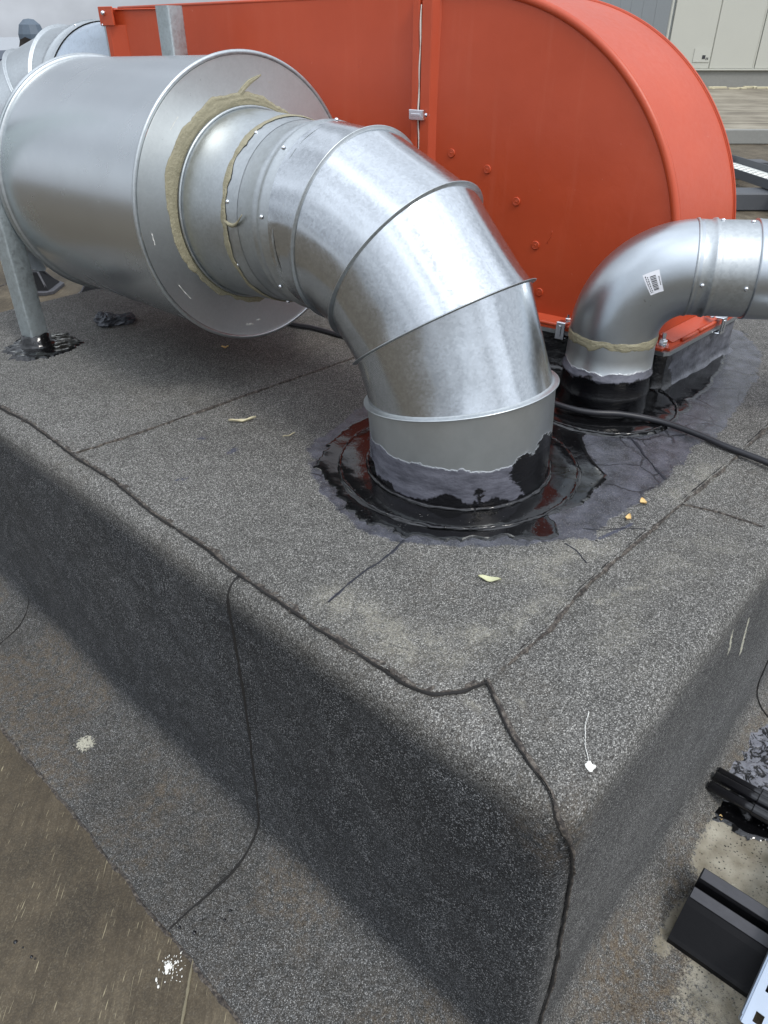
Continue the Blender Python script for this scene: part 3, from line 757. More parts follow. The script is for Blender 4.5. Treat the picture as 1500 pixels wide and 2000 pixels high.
for i in range(4):
    (ca, ua, ka), (cb_, ub, kb) = rings[i], rings[i+1]
    b = MB(); N = 7
    R0 = ringpts(ca, e1, ua, RD, k=ka); R1 = ringpts(cb_, e1, ub, RD, k=kb); rr = []
    for t in np.linspace(0, 1, N):
        # slight flare towards the joints, as beaded sheet has
        fl = 1+.010*(abs(t-.5)*2)**6
        c_ = ca*(1-t)+cb_*t
        rr.append([c_+(np.asarray(p)*(1-t)+np.asarray(q)*t-c_)*fl*(1+(jn0(2*PI*q_/96, i)*.042)*(1-(abs(t-.5)*2)**4)) for q_, (p, q) in enumerate(zip(R0, R1))])
    b.loft(rr); b.build('gore', ZINC, elbow, True)
def rim(name, c, a, b_, ax, r, mat, parent, h=.008, w=.0035, k=1.02):
    pr = [(r-.003, -w*2.2), (r+.0006, -w*1.5), (r+h*.25, -w*.8), (r+h*.85, -w*.7), (r+h, -w*.25), (r+h, w*.25), (r+h*.85, w*.7), (r+h*.25, w*.8), (r+.0006, w*1.5), (r-.003, w*2.2)]
    m = MB(); m.lathe(c, a, np.asarray(b_)*k, ax, pr, 128); return m.build(name, mat, parent, True)
rim('standing_seam', c1, e1, u1, a1, RD+.002, ZINC2, elbow, .0095, .0026)
for (c_, u_, a_), hh in zip(js[1:], (.0095, .0075, .0060)): rim('standing_seam', c_, e1, u_, a_, RD+.001, ZINC2, elbow, hh, .0013)
# lengthwise lock seam on the third gore
def locks(phA, phB, ang, r=RD, name='lock_seam', parent=elbow):
    cA, uA, _ = jc(phA); cB, uB, _ = jc(phB)
    pA = cA+r*(math.cos(ang)*e1+1.02*math.sin(ang)*uA); pB = cB+r*(math.cos(ang)*e1+1.02*math.sin(ang)*uB)
    out = unit(math.cos(ang)*e1+math.sin(ang)*(uA+uB)/2)
    m = MB(); t = unit(pB-pA); sd = np.cross(out, t)
    m.obox((pA+pB)/2+out*.0005, t, sd, out, (np.linalg.norm(pB-pA)/2-.004, .0035, .0012), .0006)
    return m.build(name, ZINC, parent)
locks(PHI[1], PHI[2], math.radians(97))
# straight sleeve towards the silencer
azs = .0209; ax = math.cos(PI/2-PE)*np.array([math.sin(azs), math.cos(azs), 0])+math.sin(PI/2-PE)*Z
e1s = np.cross(np.array([math.sin(azs), math.cos(azs), 0]), Z); e2s = np.cross(ax, e1s); e2s = -e2s if e2s[2] < 0 else e2s
m = MB(); m.lathe(ce, e1s, e2s, ax, [(RD, -.012), (RD+.0010, .010), (RD+.0045, .018), (RD+.0045, .0235), (RD+.001, .030), (RD, .034), (RD, .040), (RD+.0016, .045), (RD, .05), (RD, .1)], 96)
m.build('sleeve', ZINC2, elbow, True)
m = MB(); m.lathe(ce, e1s, e2s, ax, [(RD+.0005, .095), (RD+.012, .262)], 96)
m = MB(); m.lathe(ce, e1s, e2s, ax, [(RD+.0005, .092), (RD+.0055, .1317), (RD+.0075, .14), (RD+.016, .262)], 96); m.build('sleeve', ZINC2, elbow, True)
def on_sleeve(d, ang, r): return ce+ax*d+r*(math.cos(ang)*e1s+math.sin(ang)*e2s), unit(math.cos(ang)*e1s+math.sin(ang)*e2s)
for d, ang in ((.118, 165), (.125, 205), (.122, 118), (.016, 128), (.016, 170), (.016, 215), (.1, 250), (.015, 82)):
    p, n = on_sleeve(d, math.radians(ang), RD+.003); hexbolt('screw', p, n, .0040, .0036, CHROME, elbow, True)
# sealant smears
def smear(name, cfun, angs, wfun, mat, parent, h=.004, seed=0, n=260):
    V = []; F = []; m = 13
    for i in range(n):
        a = angs[0]+(angs[1]-angs[0])*i/(n-1)
        w0, w1 = wfun(a)
        tap = min(1, i/6, (n-1-i)/6)
        for k in range(m):
            u = k/(m-1); p, nn = cfun(a, w0+(w1-w0)*u)
            q = np.array([[a*.9, u*3.5, seed]])
            hh = h*math.sin(PI*u)**.5*(.25+1.4*fbm(q, 4, 2, seed)[0])*tap
            V.append(p+nn*(hh-.0006))
    for i in range(n-1):
        for k in range(m-1): F.append((i*m+k, i*m+k+1, (i+1)*m+k+1, (i+1)*m+k))
    return mesh(name, V, F, mat, parent, True)
def jn(a, f, seed): return float(fbm(np.array([[math.cos(a), math.sin(a), 0]]), f, 4, seed)[0]-.5)
def sleeve_pt(a, d):
    r = RD+.006+max(0, (d-.14))*.08; return on_sleeve(d, a, r)
smear('sealant', sleeve_pt, (math.radians(60), math.radians(285)), lambda a: (.122+jn(a, 9, 3)*.014, .134+jn(a, 6, 4)*.024+.003), SEAL, elbow, .0022, 2)
smear('sealant', lambda a, d: on_sleeve(.128-(a-2.95)*.0+.0, 3.0, RD+.006) if False else sleeve_pt(2.98+.03*math.sin((a)*9), d), (2.9, 3.0), lambda a: (.072, .078), SEAL, elbow, .001, 2, 12) if False else None
# a stray tail of sealant
tp = []
for k in range(14):
    u = k/13; p, n = on_sleeve(.126-.055*u, math.radians(176+5*math.sin(u*3)-6*u), RD+.0045); tp.append(p)
m = MB(); m.tube(tp, .004, 8, True, [.0042*(1-.65*abs(2*k/13-.7)) for k in range(14)]); m.build('sealant', SEAL, elbow, True)

# flashing plate round the big collar (bitumen covered)
tag(disc_ring('flashing_plate', (BX, BY), .172, .236, .004, .0125, TAR, elbow, 2), kind=None)
m = MB(); V = []
bp = [np.array([BX+.178*math.cos(a), BY+.178*math.sin(a), .0135]) for a in np.linspace(0, 2*PI, 140)]
bead('weld_bead', bp, [UP]*len(bp), .0045, .0030, TAR, elbow, .45, 15)
bp = [np.array([BX+.232*math.cos(a), BY+.232*math.sin(a), .0095]) for a in np.linspace(0, 2*PI, 140)]
bead('plate_edge', bp, [UP]*len(bp), .0035, .0022, TAR, elbow, .7, 16)

# ------------------------------------------------------------------ silencer
EN, LEN, RF = .259, .6257, .280
s0 = ce+ax*EN
sil = thing('duct_silencer', 'big galvanised silencer drum with beige sealant round its inlet', 'silencer', tuple(s0))
m = MB(); m.lathe(s0, e1s, e2s, ax, [(RF-.005, .004), (RF-.006, .05), (RF-.006, LEN/2), (RF-.006, LEN-.01)], 128); m.build('drum', ZINCS, sil, True)
m = MB(); m.lathe(s0, e1s, e2s, ax, [(.17, .0), (RF-.012, 0), (RF-.006, -.001)], 128); autosmooth(m.build('end_plate', ZINCP, sil))
m = MB(); m.lathe(s0, e1s, e2s, ax, [(RF-.006, .001), (RF-.005, -.0016), (RF-.001, -.0022), (RF+.002, -.001), (RF+.0028, .0015), (RF+.002, .004), (RF-.004, .005)], 128); m.build('front_rim', ZINC2, sil, True)
m = MB(); m.lathe(s0+ax*LEN, e1s, e2s, ax, [(RF-.008, -.011), (RF-.001, -.011), (RF+.001, -.008), (RF-.0015, -.005), (RF+.001, -.002), (RF+.0035, .001), (RF+.0035, .003), (RF-.006, .004)], 128); m.build('rear_rim', ZINC2, sil, True)
m = MB(); m.lathe(s0+ax*LEN, e1s, e2s, ax, [(.18, 0), (RF-.005, 0)], 96); autosmooth(m.build('end_plate', ZINC, sil))
m = MB(); m.lathe(s0+ax*LEN, e1s, e2s, ax, [(.16, 0), (.16, .55)], 64); m.build('outlet', ZINC2, sil, True)
def plate_pt(a, r): return s0-ax*.0008+r*(math.cos(a)*e1s+math.sin(a)*e2s), -ax
m = MB(); m.lathe(s0, e1s, e2s, ax, [(RD+.018, -.001), (RD+.021, -.006), (RD+.0185, -.010), (RD+.015, -.006)], 96); m.build('inlet_lip', ZINC2, sil, True)
def wf(a):
    w = .013+.016*max(0, math.cos(a-2.3))**1.5+.024*jn(a, 4, 8)+.003*jn(a, 30, 9)
    return (RD+.019, RD+.019+max(.006, w))
smear('sealant', plate_pt, (math.radians(38), math.radians(302)), wf, SEAL, sil, .0026, 5, 420)
smear('sealant', lambda a, r: plate_pt(a, r+(1.62-a)*.16), (1.36, 1.62), lambda a: (RD+.032, RD+.032+.012*min(1, (a-1.30)/.2)), SEAL, sil, .004, 9, 40)
# little paint nicks on the end plate
for (aa, r, L, w) in ((3.25, .252, .022, .0022), (3.75, .245, .040, .0014), (4.52, .25, .02, .006), (4.62, .242, .012, .005), (2.35, .235, .03, .002)):
    smear('sealant_smudge', plate_pt, (aa-L/2/r, aa+L/2/r), lambda a, r=r, w=w, aa=aa, L=L: (r-w*(.15+.35*math.sin((a-aa)*r/L*5+1)**2), r+w*(.1+.4*math.cos((a-aa)*r/L*7)**2)), WHITE, sil, .0006, int(aa*10), 14)

# ------------------------------------------------------------------ support frame
frame = thing('support_frame', 'galvanised steel frame with two posts holding the silencer', 'support frame', (.768, 1.985, 0))
def post(x, y, z1, L=.025, rot=0.):
    m = MB(); t = .0025; ch = .006; V = []; F = []
    oc = []
    for sx, sy in ((1, 1), (-1, 1), (-1, -1), (1, -1)):
        a0 = math.atan2(sy, sx)
        for da in (-.6, -.2, .2, .6):
            an = a0+da*(PI/4)/.6*.95
            oc.append((sx*(L-ch)+ch*math.cos(an), sy*(L-ch)+ch*math.sin(an)))
    c, s = math.cos(rot), math.sin(rot); oc = [(x+a*c-b*s, y+a*s+b*c) for a, b in oc]
    R = [[(a, b, z) for a, b in oc] for z in (.0, z1)]
    ctr = np.array([x, y]); R.append([tuple(ctr+(np.array((a, b))-ctr)*.85)+(z1,) for a, b in oc]); R.append([tuple(ctr+(np.array((a, b))-ctr)*.85)+(z1-.1,) for a, b in oc])
    m.loft(R); o = autosmooth(m.build('post', POSTM, frame), 50); return o
post(.772, 1.985, .775, .026, .12); post(1.335, 1.985, .775, .026, .12)
m = MB(); m.box((.80, 1.985, .30), (1.31, 2.01, .33), .003); m.build('cross_bar', POSTM, frame)
for (x, y, r, sd) in ((.772, 1.965, .105, 31), (1.30, 1.95, .12, 33)):
    poly = [(x+r*(1+.25*(random.random()-.5))*math.cos(a)*1.0, y+r*(1+.25*(random.random()-.5))*math.sin(a)) for a in np.linspace(0, 2*PI, 14, endpoint=False)]
    pt = patch('tar_patch', poly, None, TAR2, .004, None, .02, .006, sd, .010, 34)
    tag(pt, 'small wrinkled tar patch at the foot of the left post' if x < 1 else 'tar patch under the silencer at the foot of the rear post', 'tar patch')
m = MB(); 
for k in range(5):
    pass
b_ = MB(); b_.lathe((.772, 1.985, 0), (1, 0, 0), (0, 1, 0), (0, 0, 1), [(.070, .001), (.050, .008), (.040, .018), (.038, .034), (.032, .036)], 16)
o = b_.build('tar_boot', TAR2, frame, True)
for v in o.data.vertices:
    n_ = mn.noise(v.co*40); v.co += Vector((0, 0, .018*n_ if v.co.z > .02 else 0))+Vector((n_*.006, n_*.006, 0))

# ------------------------------------------------------------------ orange ductwork
P0 = np.array([1.65, .64, 0]); tv = unit((-.124, .992, 0)); wv = unit((.998, -.050, 0)); fn = unit((-.992, -.124, 0))
def OP(t, z, d=0.): return P0+tv*t+wv*d+Z*z
DP = .315
red = thing('exhaust_duct', 'red-orange painted rectangular exhaust duct curving down onto a black upstand', 'duct', tuple(OP(0, .1)))
ZT, TA, RA = .79, .55, .55; ZA = .24
def outer_pts(n=64):
    pts = [(0, .104), (0, .17)]
    pts += [(TA-RA*math.cos(a), ZA+RA*math.sin(a)) for a in np.linspace(0, PI/2, n)]
    pts += [(.60, ZT-.0003), (.63, ZT-.0006)]
    return pts
def inner_pts(n=64):
    pts = [(.50, .104), (.50, .17)]
    pts += [(TA-.05*math.cos(a), ZA+.05*math.sin(a)) for a in np.linspace(0, PI/2, n)]
    pts += [(.60, .29), (.63, .29)]
    return pts
def panel_face(d, name):
    O, I = outer_pts(), inner_pts(); V = []; F = []; K = 14
    for (a, b) in zip(O, I):
        for k in range(K+1):
            u = k/K; t = a[0]+(b[0]-a[0])*u; z = a[1]+(b[1]-a[1])*u
            bul = .003*math.sin(PI*u)*(1 if d == 0 else -1)
            V.append(OP(t, z, d)+fn*bul)
    K1 = K+1
    for i in range(len(O)-1):
        for k in range(K):
            f = (i*K1+k, i*K1+k+1, (i+1)*K1+k+1, (i+1)*K1+k); F.append(f if d else f[::-1])
    return mesh(name, V, F, PAINT, red, True)
panel_face(0, 'side_panel'); panel_face(DP, 'side_panel')
def skin(pts, name, off=0):
    V = []; F = []; K = 6
    for (t, z) in pts:
        for k in range(K+1): V.append(OP(t, z, DP*k/K))
    for i in range(len(pts)-1):
        for k in range(K): F.append((i*(K+1)+k, i*(K+1)+k+1, (i+1)*(K+1)+k+1, (i+1)*(K+1)+k))
    return mesh(name, V, F, PAINT, red, True)
skin(outer_pts(), 'outer_skin'); skin(inner_pts(), 'inner_skin')
# rolled edges
op = [OP(t, z, .006)+fn*.003+unit(OP(t, z)-OP(TA, ZA))*.0035 for t, z in outer_pts()[1:]]
m = MB(); m.tube(op, .0095, 12); m.build('rolled_edge', PAINT, red, True)
op = [OP(t, z, .031)+unit(OP(t, z)-OP(TA, ZA))*.0008 for t, z in outer_pts()[1:]]
m = MB(); m.tube(op, .0016, 6); m.build('edge_seam', PAINT, red, True)
op = [OP(t, z, DP-.004)+unit(OP(t, z)-OP(TA, ZA))*.0010 for t, z in outer_pts()[1:]]
m = MB(); m.tube(op, .0028, 10); m.build('rolled_edge', PAINT, red, True)
op = [OP(t, z, DP-.011)+unit(OP(t, z)-OP(TA, ZA))*.0006 for t, z in outer_pts()[1:]]
m = MB(); m.tube(op, .0014, 6); m.build('edge_seam', PAINT, red, True)
# straight duct to the left
def zt(t): return .789-.014*(t-.68)/1.1
def zb(t): return .27
m = MB(); V = []
T0, T1 = .678, 1.80
N = 24
for i in range(N+1):
    t = T0+(T1-T0)*i/N
    for (z, d) in ((zt(t), 0), (zt(t), DP), (zb(t), DP), (zb(t), 0)): m.V.append(tuple(OP(t, z, d)))
for i in range(N):
    for k in range(4): k2 = (k+1) % 4; m.F.append((i*4+k, i*4+k2, (i+1)*4+k2, (i+1)*4+k))
m.build('straight_section', PAINT, red, False)
m = MB(); m.tube([OP(T0+.02, zt(T0)+.002, .003), OP(T1-.03, zt(T1)+.002, .003)], .0045, 8); m.build('rolled_edge', PAINT, red, True)
# flanges
def fr(t0, t1, out, ztop, zbot, mat=PAINT, name='flange', slope=0):
    b = MB(); th = t1-t0; tm = (t0+t1)/2
    # front, back, top, bottom bars (butted)
    b.obox(OP(tm, (ztop+zbot)/2, -out/2), tv, wv, Z, (th/2, out/2, (ztop-zbot)/2+out), .002)
    b.obox(OP(tm, (ztop+zbot)/2, DP+out/2), tv, wv, Z, (th/2, out/2, (ztop-zbot)/2+out), .002)
    b.obox(OP(tm, ztop+out/2, DP/2), tv, wv, Z, (th/2, DP/2-.0005, out/2-.001), .001)
    b.obox(OP(tm, zbot-out/2, DP/2), tv, wv, Z, (th/2, DP/2-.0005, out/2-.001), .001)
    return b.build(name, mat, red)
fr(.667, .686, .020, .772, .272)
fr(.632, .661, .020, .772, .29)
# sloped toe of the right-hand flange
b = MB()
pts = [(.632, -.0185), (.625, -.0040), (.622, -.0010), (.622, .001), (.632, .001)]
R = [[OP(t, z, d) for t, d in pts] for z in (.29, .785)]
b.loft(R); b.build('flange_toe', PAINT, red)
# sealant squeezed out of the joint
V = []
pp = [OP(.664+.0012*math.sin(z*23)+.0009*math.sin(z*61), z, -.0185-.0012*math.sin(z*37)) for z in np.linspace(.30, .770, 60)]
m = MB(); m.tube(pp, .0016, 6, True, [.0012+.0010*abs(math.sin(z*19)) for z in np.linspace(0, 1, 60)]); m.build('joint_sealant', SEALW, red, True)
# cleat clamps
def cleat(c, ex, ey, ez, s=1.):
    """C shaped bright clamp: ex along the flange, ey out of it, ez pressing direction"""
    m = MB(); c = np.asarray(c, float)
    m.obox(c+ey*.020*s, ez, ex, ey, (.020*s, .011*s, .0018*s), .0012*s)
    m.obox(c+ez*.0185*s+ey*.010*s, ey, ex, ez, (.009*s, .011*s, .0018*s), .001*s)
    m.obox(c-ez*.0185*s+ey*.010*s, ey, ex, ez, (.009*s, .011*s, .0018*s), .001*s)
    m.obox(c+ey*.0225*s, ez, ex, ey, (.013*s, .003*s, .0012*s), .0008*s)
    return m.build('cleat', CHROME, red)
cl = cleat(OP(.662, .549, -.010), Z, -wv, tv, 1.0)
hexbolt('bolt', OP(.646, .549, -.015), -tv*1.0, .0062, .009, CHROME, red)
# top bolts of the flange joint
hexbolt('bolt', OP(.664, .775, .02), -wv, .005, .008, DARKG, red)
# domed rivet heads in an arc
for (t, z) in ((.578,.469),(.476,.441),(.391,.377),(.329,.284),(.305,.174)):
    b = MB(); c_ = OP(t, z)+fn*.003
    b.lathe(c_, tv, Z, fn, [(.0098, -.002), (.0098, .0022), (.0088, .0032), (.0075, .0030), (.0066, .0022), (.0056, .0032), (.0046, .0032), (.0038, .0024), (.0028, .0032), (.0001, .0036)], 24)
    b.build('rivet', PAINT, red, True)
# drip run beside the fourth rivet
m = MB(); m.tube([OP(.300+.008*k/8*math.sin(k)*.3-.012*k/8, .292+.030*k/8)+fn*.003 for k in range(9)], .0009, 5); m.build('paint_run', PAINT, red, True)
# left end flange, corner plates, galvanised counter flange
fr(1.790, 1.812, .022, .757, .262)
b = MB()
R = [[OP(t, z, d) for t, d in [(1.79, -.020), (1.752, -.0035), (1.745, -.001), (1.745, .001), (1.79, .001)]] for z in (.27, .735)]
b.loft(R); b.build('flange_toe', PAINT, red)
fr(1.814, 1.822, .020, .755, .264, ZINC2, 'counter_flange')
m = MB(); m.obox(OP(1.795, .757, -.024), tv, Z, wv, (.032, .024, .0025), .002); m.build('corner_plate', PAINT, red)
hexbolt('bolt', OP(1.800, .765, -.0265), -wv, .0065, .009, CHROME, red, True)
hexbolt('bolt', OP(1.818, .735, -.022), -wv, .004, .006, CHROME, red, True)
m = MB(); m.obox(OP(1.66, .7775, .012), tv, unit(wv+Z*.25), Z, (.125, .018, .0012), .0008); m.build('top_lip', PAINT, red)
# base flange, raised bead, corner plate
FL0, FL1, D0, D1 = -.048, .548, -.042, .355
def bar(t0, t1, d0, d1, z0, z1, nm, mat=PAINT, bev=.0015):
    c_ = OP((t0+t1)/2, (z0+z1)/2, (d0+d1)/2)
    wp = unit(wv-tv*np.dot(wv, tv)*0)
    # sheared box following the skewed frame
    V = [OP(t, z, d) for z in (z0, z1) for d in (d0, d1) for t in (t0, t1)]
    return mesh(nm, V, [(0, 2, 3, 1), (4, 5, 7, 6), (0, 1, 5, 4), (2, 6, 7, 3), (0, 4, 6, 2), (1, 3, 7, 5)], mat, red, False)
ZF = .104
bar(FL0+.012, FL1, D0, -.003, ZF, ZF+.006, 'base_flange'); bar(FL0, -.003, D0+.012, D1, ZF, ZF+.0062, 'base_flange')
bar(-.003, FL1, D1-.04, D1, ZF, ZF+.006, 'base_flange'); bar(.503, FL1, -.003, D1-.04, ZF, ZF+.006, 'base_flange')
m = MB(); m.tube([OP(.05, ZF+.010, D0+.004), OP(FL1-.03, ZF+.010, D0+.004)], .0055, 10); m.build('flange_bead', PAINT, red, True)
m = MB(); m.tube([OP(FL0+.004, ZF+.010, .12), OP(FL0+.004, ZF+.010, D1-.03)], .0055, 10); m.build('flange_bead', PAINT, red, True)
m = MB(); m.tube([OP(FL0+.004, ZF+.0095, .035), OP(FL0+.004, ZF+.0095, .112)], .0050, 10); m.build('flange_bead', PAINT, red, True)
def wedge(P_, nm):
    return mesh(nm, P_, [(0, 1, 2, 3), (0, 3, 5, 4), (1, 6, 7, 2), (4, 5, 7, 6)], PAINT, red, False)
wedge([OP(.03, .124, -.001), OP(.50, .124, -.001), OP(.50, .1105, -.030), OP(.03, .1105, -.030), OP(.03, .106, 0), OP(.03, .106, -.03), OP(.5, .106, 0), OP(.5, .106, -.03)], 'flange_slope')
wedge([OP(-.001, .1245, .012), OP(-.001, .1245, DP-.01), OP(-.034, .1115, DP-.01), OP(-.034, .1115, .012), OP(0, .106, .012), OP(-.034, .106, .012), OP(0, .106, DP), OP(-.034, .106, DP)], 'flange_slope')
# upstand edge: pale metal strip and black bitumen box with sagging skirt
hexbolt('bolt', OP(-.024, ZF+.006, -.018), Z, .0085, .020, CHROME, red)
cleat(OP(.205, ZF+.004, D0+.004), tv, -wv, Z, 1.05); hexbolt('bolt', OP(.205, ZF+.02, D0+.012), Z, .006, .012, CHROME, red)
cleat(OP(FL0+.006, ZF+.004, .215), wv, -tv, Z, 1.05); hexbolt('bolt', OP(FL0+.020, ZF+.02, .215), Z, .006, .012, CHROME, red)
up = thing('duct_upstand', 'low upstand coated in black bitumen under the orange duct', 'upstand', tuple(OP(0, 0)))
m = MB(); V = [OP(t, z, d) for z in (.094, .1035) for (t, d) in ((FL0+.006, D0-.002), (FL0-.003, D0+.010), (FL0-.003, D1+.002), (FL1+.002, D1+.002), (FL1+.002, D0-.002))]
mesh('metal_edge', V, [(0, 1, 6, 5), (1, 2, 7, 6), (2, 3, 8, 7), (3, 4, 9, 8), (4, 0, 5, 9), (5, 6, 7, 8, 9)], ZINC2, up, False)
# bitumen skirt
loop = []
for a, b2 in (((FL1, D0+.006), (FL0+.016, D0+.006)), ((FL0+.006, D0+.016), (FL0+.006, D1-.004)), ((FL0+.016, D1), (FL1, D1)), ((FL1, D1-.01), (FL1, D0+.01))):
    for u in np.linspace(0, 1, 60, endpoint=False): loop.append((a[0]+(b2[0]-a[0])*u, a[1]+(b2[1]-a[1])*u))
cen = np.array([(FL0+FL1)/2, (D0+D1)/2]); R = []
for (z, o_, am) in ((.0945, 0, 0), (.085, .001, .003), (.05, .002, .004), (.02, .004, .004), (.012, .008, .003), (.008, .012, .003), (.004, .020, .006)):
    r = []
    for (t, d) in loop:
        v = np.array([t, d])-cen; q = OP(t, z, d)
        nz = fbm(q[None]*np.array([1, 1, 1.6]), 34, 4, 41)[0]-.5
        dd = unit(np.array([v[0]/(FL1-FL0), v[1]/(D1-D0)])); tt, d_ = t+dd[0]*(o_+nz*am*2), d+dd[1]*(o_+nz*am*2)
        r.append(OP(tt, z+nz*(.004 if z > .08 else .0015), d_))
    R.append(r)
def skirt_material():
    m = M('skirt_bitumen')
    f = m.noise(1.0, 5, .65, vec=m.mapping((14, 14, 34))); px_, py_, pz_ = m.sepx(m.n('ShaderNodeNewGeometry').outputs['Position'])
    e = m.math('ADD', m.math('MULTIPLY', m.math('SUBTRACT', f, .5), .16), m.math('ADD', m.math('MULTIPLY', m.math('SUBTRACT', px_, 1.66), 2.2), m.math('SUBTRACT', pz_, .050)))  # black towards the front face and the foot, grey-lilac elsewhere
    g = m.mr(e, -.006, .006)
    col = m.mix(g, (.004, .004, .005), m.mix(m.mr(f, .35, .65), (.030, .032, .040), (.15, .155, .18)))
    bn = m.bump(m.noise(60, 4, .6), .5, .004); bn = m.bump(f, .4, .004, bn)
    m.set(color=col, rough=m.mr(g, 0, 1, .06, .28), spec=.6, normal=bn)
    return m.m
SKIRT = skirt_material()
m = MB(); m.loft(R); m.build('bitumen_skirt', SKIRT, up, True)

# ------------------------------------------------------------------ far round duct beyond the left end of the orange duct
farduct = thing('round_duct', 'galvanised round duct elbow beyond the left end of the orange duct', 'duct elbow', tuple(OP(1.83, .5, DP/2)))
cx_ = OP(1.824, .510, DP/2); ez_ = Z; ew = wv
sq = []
for k in range(64):
    a = 2*PI*k/64; c, s = math.cos(a), math.sin(a); f_ = max(abs(c)/(DP/2), abs(s)/.245); sq.append(cx_+ew*(c/f_)+Z*(s/f_))
RR = .235
tl = unit(tv); c_r = cx_+tl*.26
rnd = [c_r+RR*(math.cos(2*PI*k/64)*ew+math.sin(2*PI*k/64)*Z) for k in range(64)]
m = MB(); m.loft([sq, [np.asarray(p)*.5+np.asarray(q)*.5 for p, q in zip(sq, rnd)], rnd]); m.build('transition', zinc_material('spangled_steel', (.50, .56, .62), (.32, .5), 2.0), farduct, True)
m = MB(); m.lathe(c_r, ew, Z, tl, [(RR+.004, 0), (RR+.004, .045), (RR+.008, .05), (RR+.004, .055), (RR, .08)], 64); m.build('sleeve', ZINC2, farduct, True)
for an in (70, 100, 120): hexbolt('screw', c_r+tl*.03+(RR+.004)*(math.cos(math.radians(an))*-ew+math.sin(math.radians(an))*Z), math.cos(math.radians(an))*-ew+math.sin(math.radians(an))*Z, .005, .004, CHROME, farduct, True)
rho2 = .30
bd = unit(-np.array([math.cos(AZ), -math.sin(AZ), 0])*.85-Z*.50); bd = unit(bd-tl*np.dot(bd, tl))
cb2 = c_r+tl*.08+bd*rho2
prev = None
for i, ph in enumerate((0, .3, .75, 1.15, 1.57)):
    u_ = -math.cos(ph)*bd+math.sin(ph)*tl; c_ = cb2+rho2*u_; a_ = math.cos(ph)*tl+math.sin(ph)*bd; sd_ = np.cross(a_, u_)
    rg = [c_+RR*(math.cos(2*PI*k/64)*sd_+math.sin(2*PI*k/64)*u_) for k in range(64)]
    if prev is not None: m = MB(); m.loft([prev, rg]); m.build('gore', ZINC2, farduct, True); rim('standing_seam', c_, sd_, u_, a_, RR, ZINC2, farduct, .010, .004, 1.)
    prev = rg
m = MB(); m.loft([prev, [np.asarray(p)+bd*.3 for p in prev]]); m.build('pipe', ZINC2, farduct, True)

# ------------------------------------------------------------------ small elbow duct on the right
sx, sy, sr_ = 1.474, .669, .0915
az2 = math.radians(151.4); d2 = np.array([math.sin(az2), math.cos(az2), 0]); f1_ = np.cross(d2, Z)
zc2, rh2, pe2 = .178, .140, 1.543
small = thing('small_duct', 'smaller grey pressed duct elbow with a white barcode label', 'duct elbow', (sx, sy, 0))
bs = np.array([sx, sy, 0])
cm2 = collar_mat('small_collar_coat', .112, .78, .014)
m = MB(); m.lathe(bs, f1_, d2, Z, [(.101, .002), (.098, .012), (.0965, .045), (.0985, .049), (.0965, .053), (.0955, .088), (.0985, .092), (.0985, .096), (.0945, .1), (.093, .140), (.0915, zc2)], 80); m.build('collar', cm2, small, True)
R = []
for ph in np.linspace(0, pe2, 26):
    u_ = -math.cos(ph)*d2+math.sin(ph)*Z; c_ = bs+Z*zc2+rh2*(d2+u_); R.append([c_+(sr_+.0015)*(math.cos(a)*f1_+math.sin(a)*u_) for a in np.linspace(0, 2*PI, 80, endpoint=False)])
m = MB(); m.loft(R); m.build('elbow', ZINC3, small, True)
ue2 = -math.cos(pe2)*d2+math.sin(pe2)*Z; ce2 = bs+Z*zc2+rh2*(d2+ue2); ae2 = math.sin(pe2)*d2+math.cos(pe2)*Z
S0 = -.012
m = MB(); m.lathe(ce2+ae2*S0, f1_, ue2, ae2, [(sr_+.0015, 0), (sr_+.0035, .001), (sr_+.0038, .005), (sr_+.0010, .007), (sr_+.001, .030), (sr_+.004, .033), (sr_+.0045, .038), (sr_+.001, .042), (sr_+.002, .046), (sr_+.001, .05), (sr_+.001, .12)], 80); m.build('coupling', ZINC2, small, True)
m = MB(); m.lathe(ce2+ae2*(S0+.112), f1_, ue2, ae2, [(sr_+.001, .0), (sr_+.0045, .0005), (sr_+.0045, .004), (sr_+.0035, .01), (sr_+.0035, .9)], 80); m.build('pipe', ZINC3, small, True)
m = MB(); m.lathe(ce2+ae2*(S0+.9), f1_, ue2, ae2, [(sr_+.02, .06), (sr_+.02, .2)], 24)
for d_, an in ((.018, -6), (.098, -8), (.046, 88), (.100, 84), (.018, 200)):
    n_ = math.cos(math.radians(an))*f1_+math.sin(math.radians(an))*ue2; hexbolt('screw', ce2+ae2*(S0+d_)+n_*(sr_+.0012), n_, .0043, .0036, CHROME, small, True)
def sm_pt(a, z): return bs+Z*z+(math.cos(a)*f1_+math.sin(a)*d2)*(.0930), math.cos(a)*f1_+math.sin(a)*d2
smear('sealant', sm_pt, (0, 2*PI), lambda a: (.160+jn(a, 4, 51)*.026, .180+jn(a, 5, 52)*.006), SEAL, small, .0020, 50, 240)
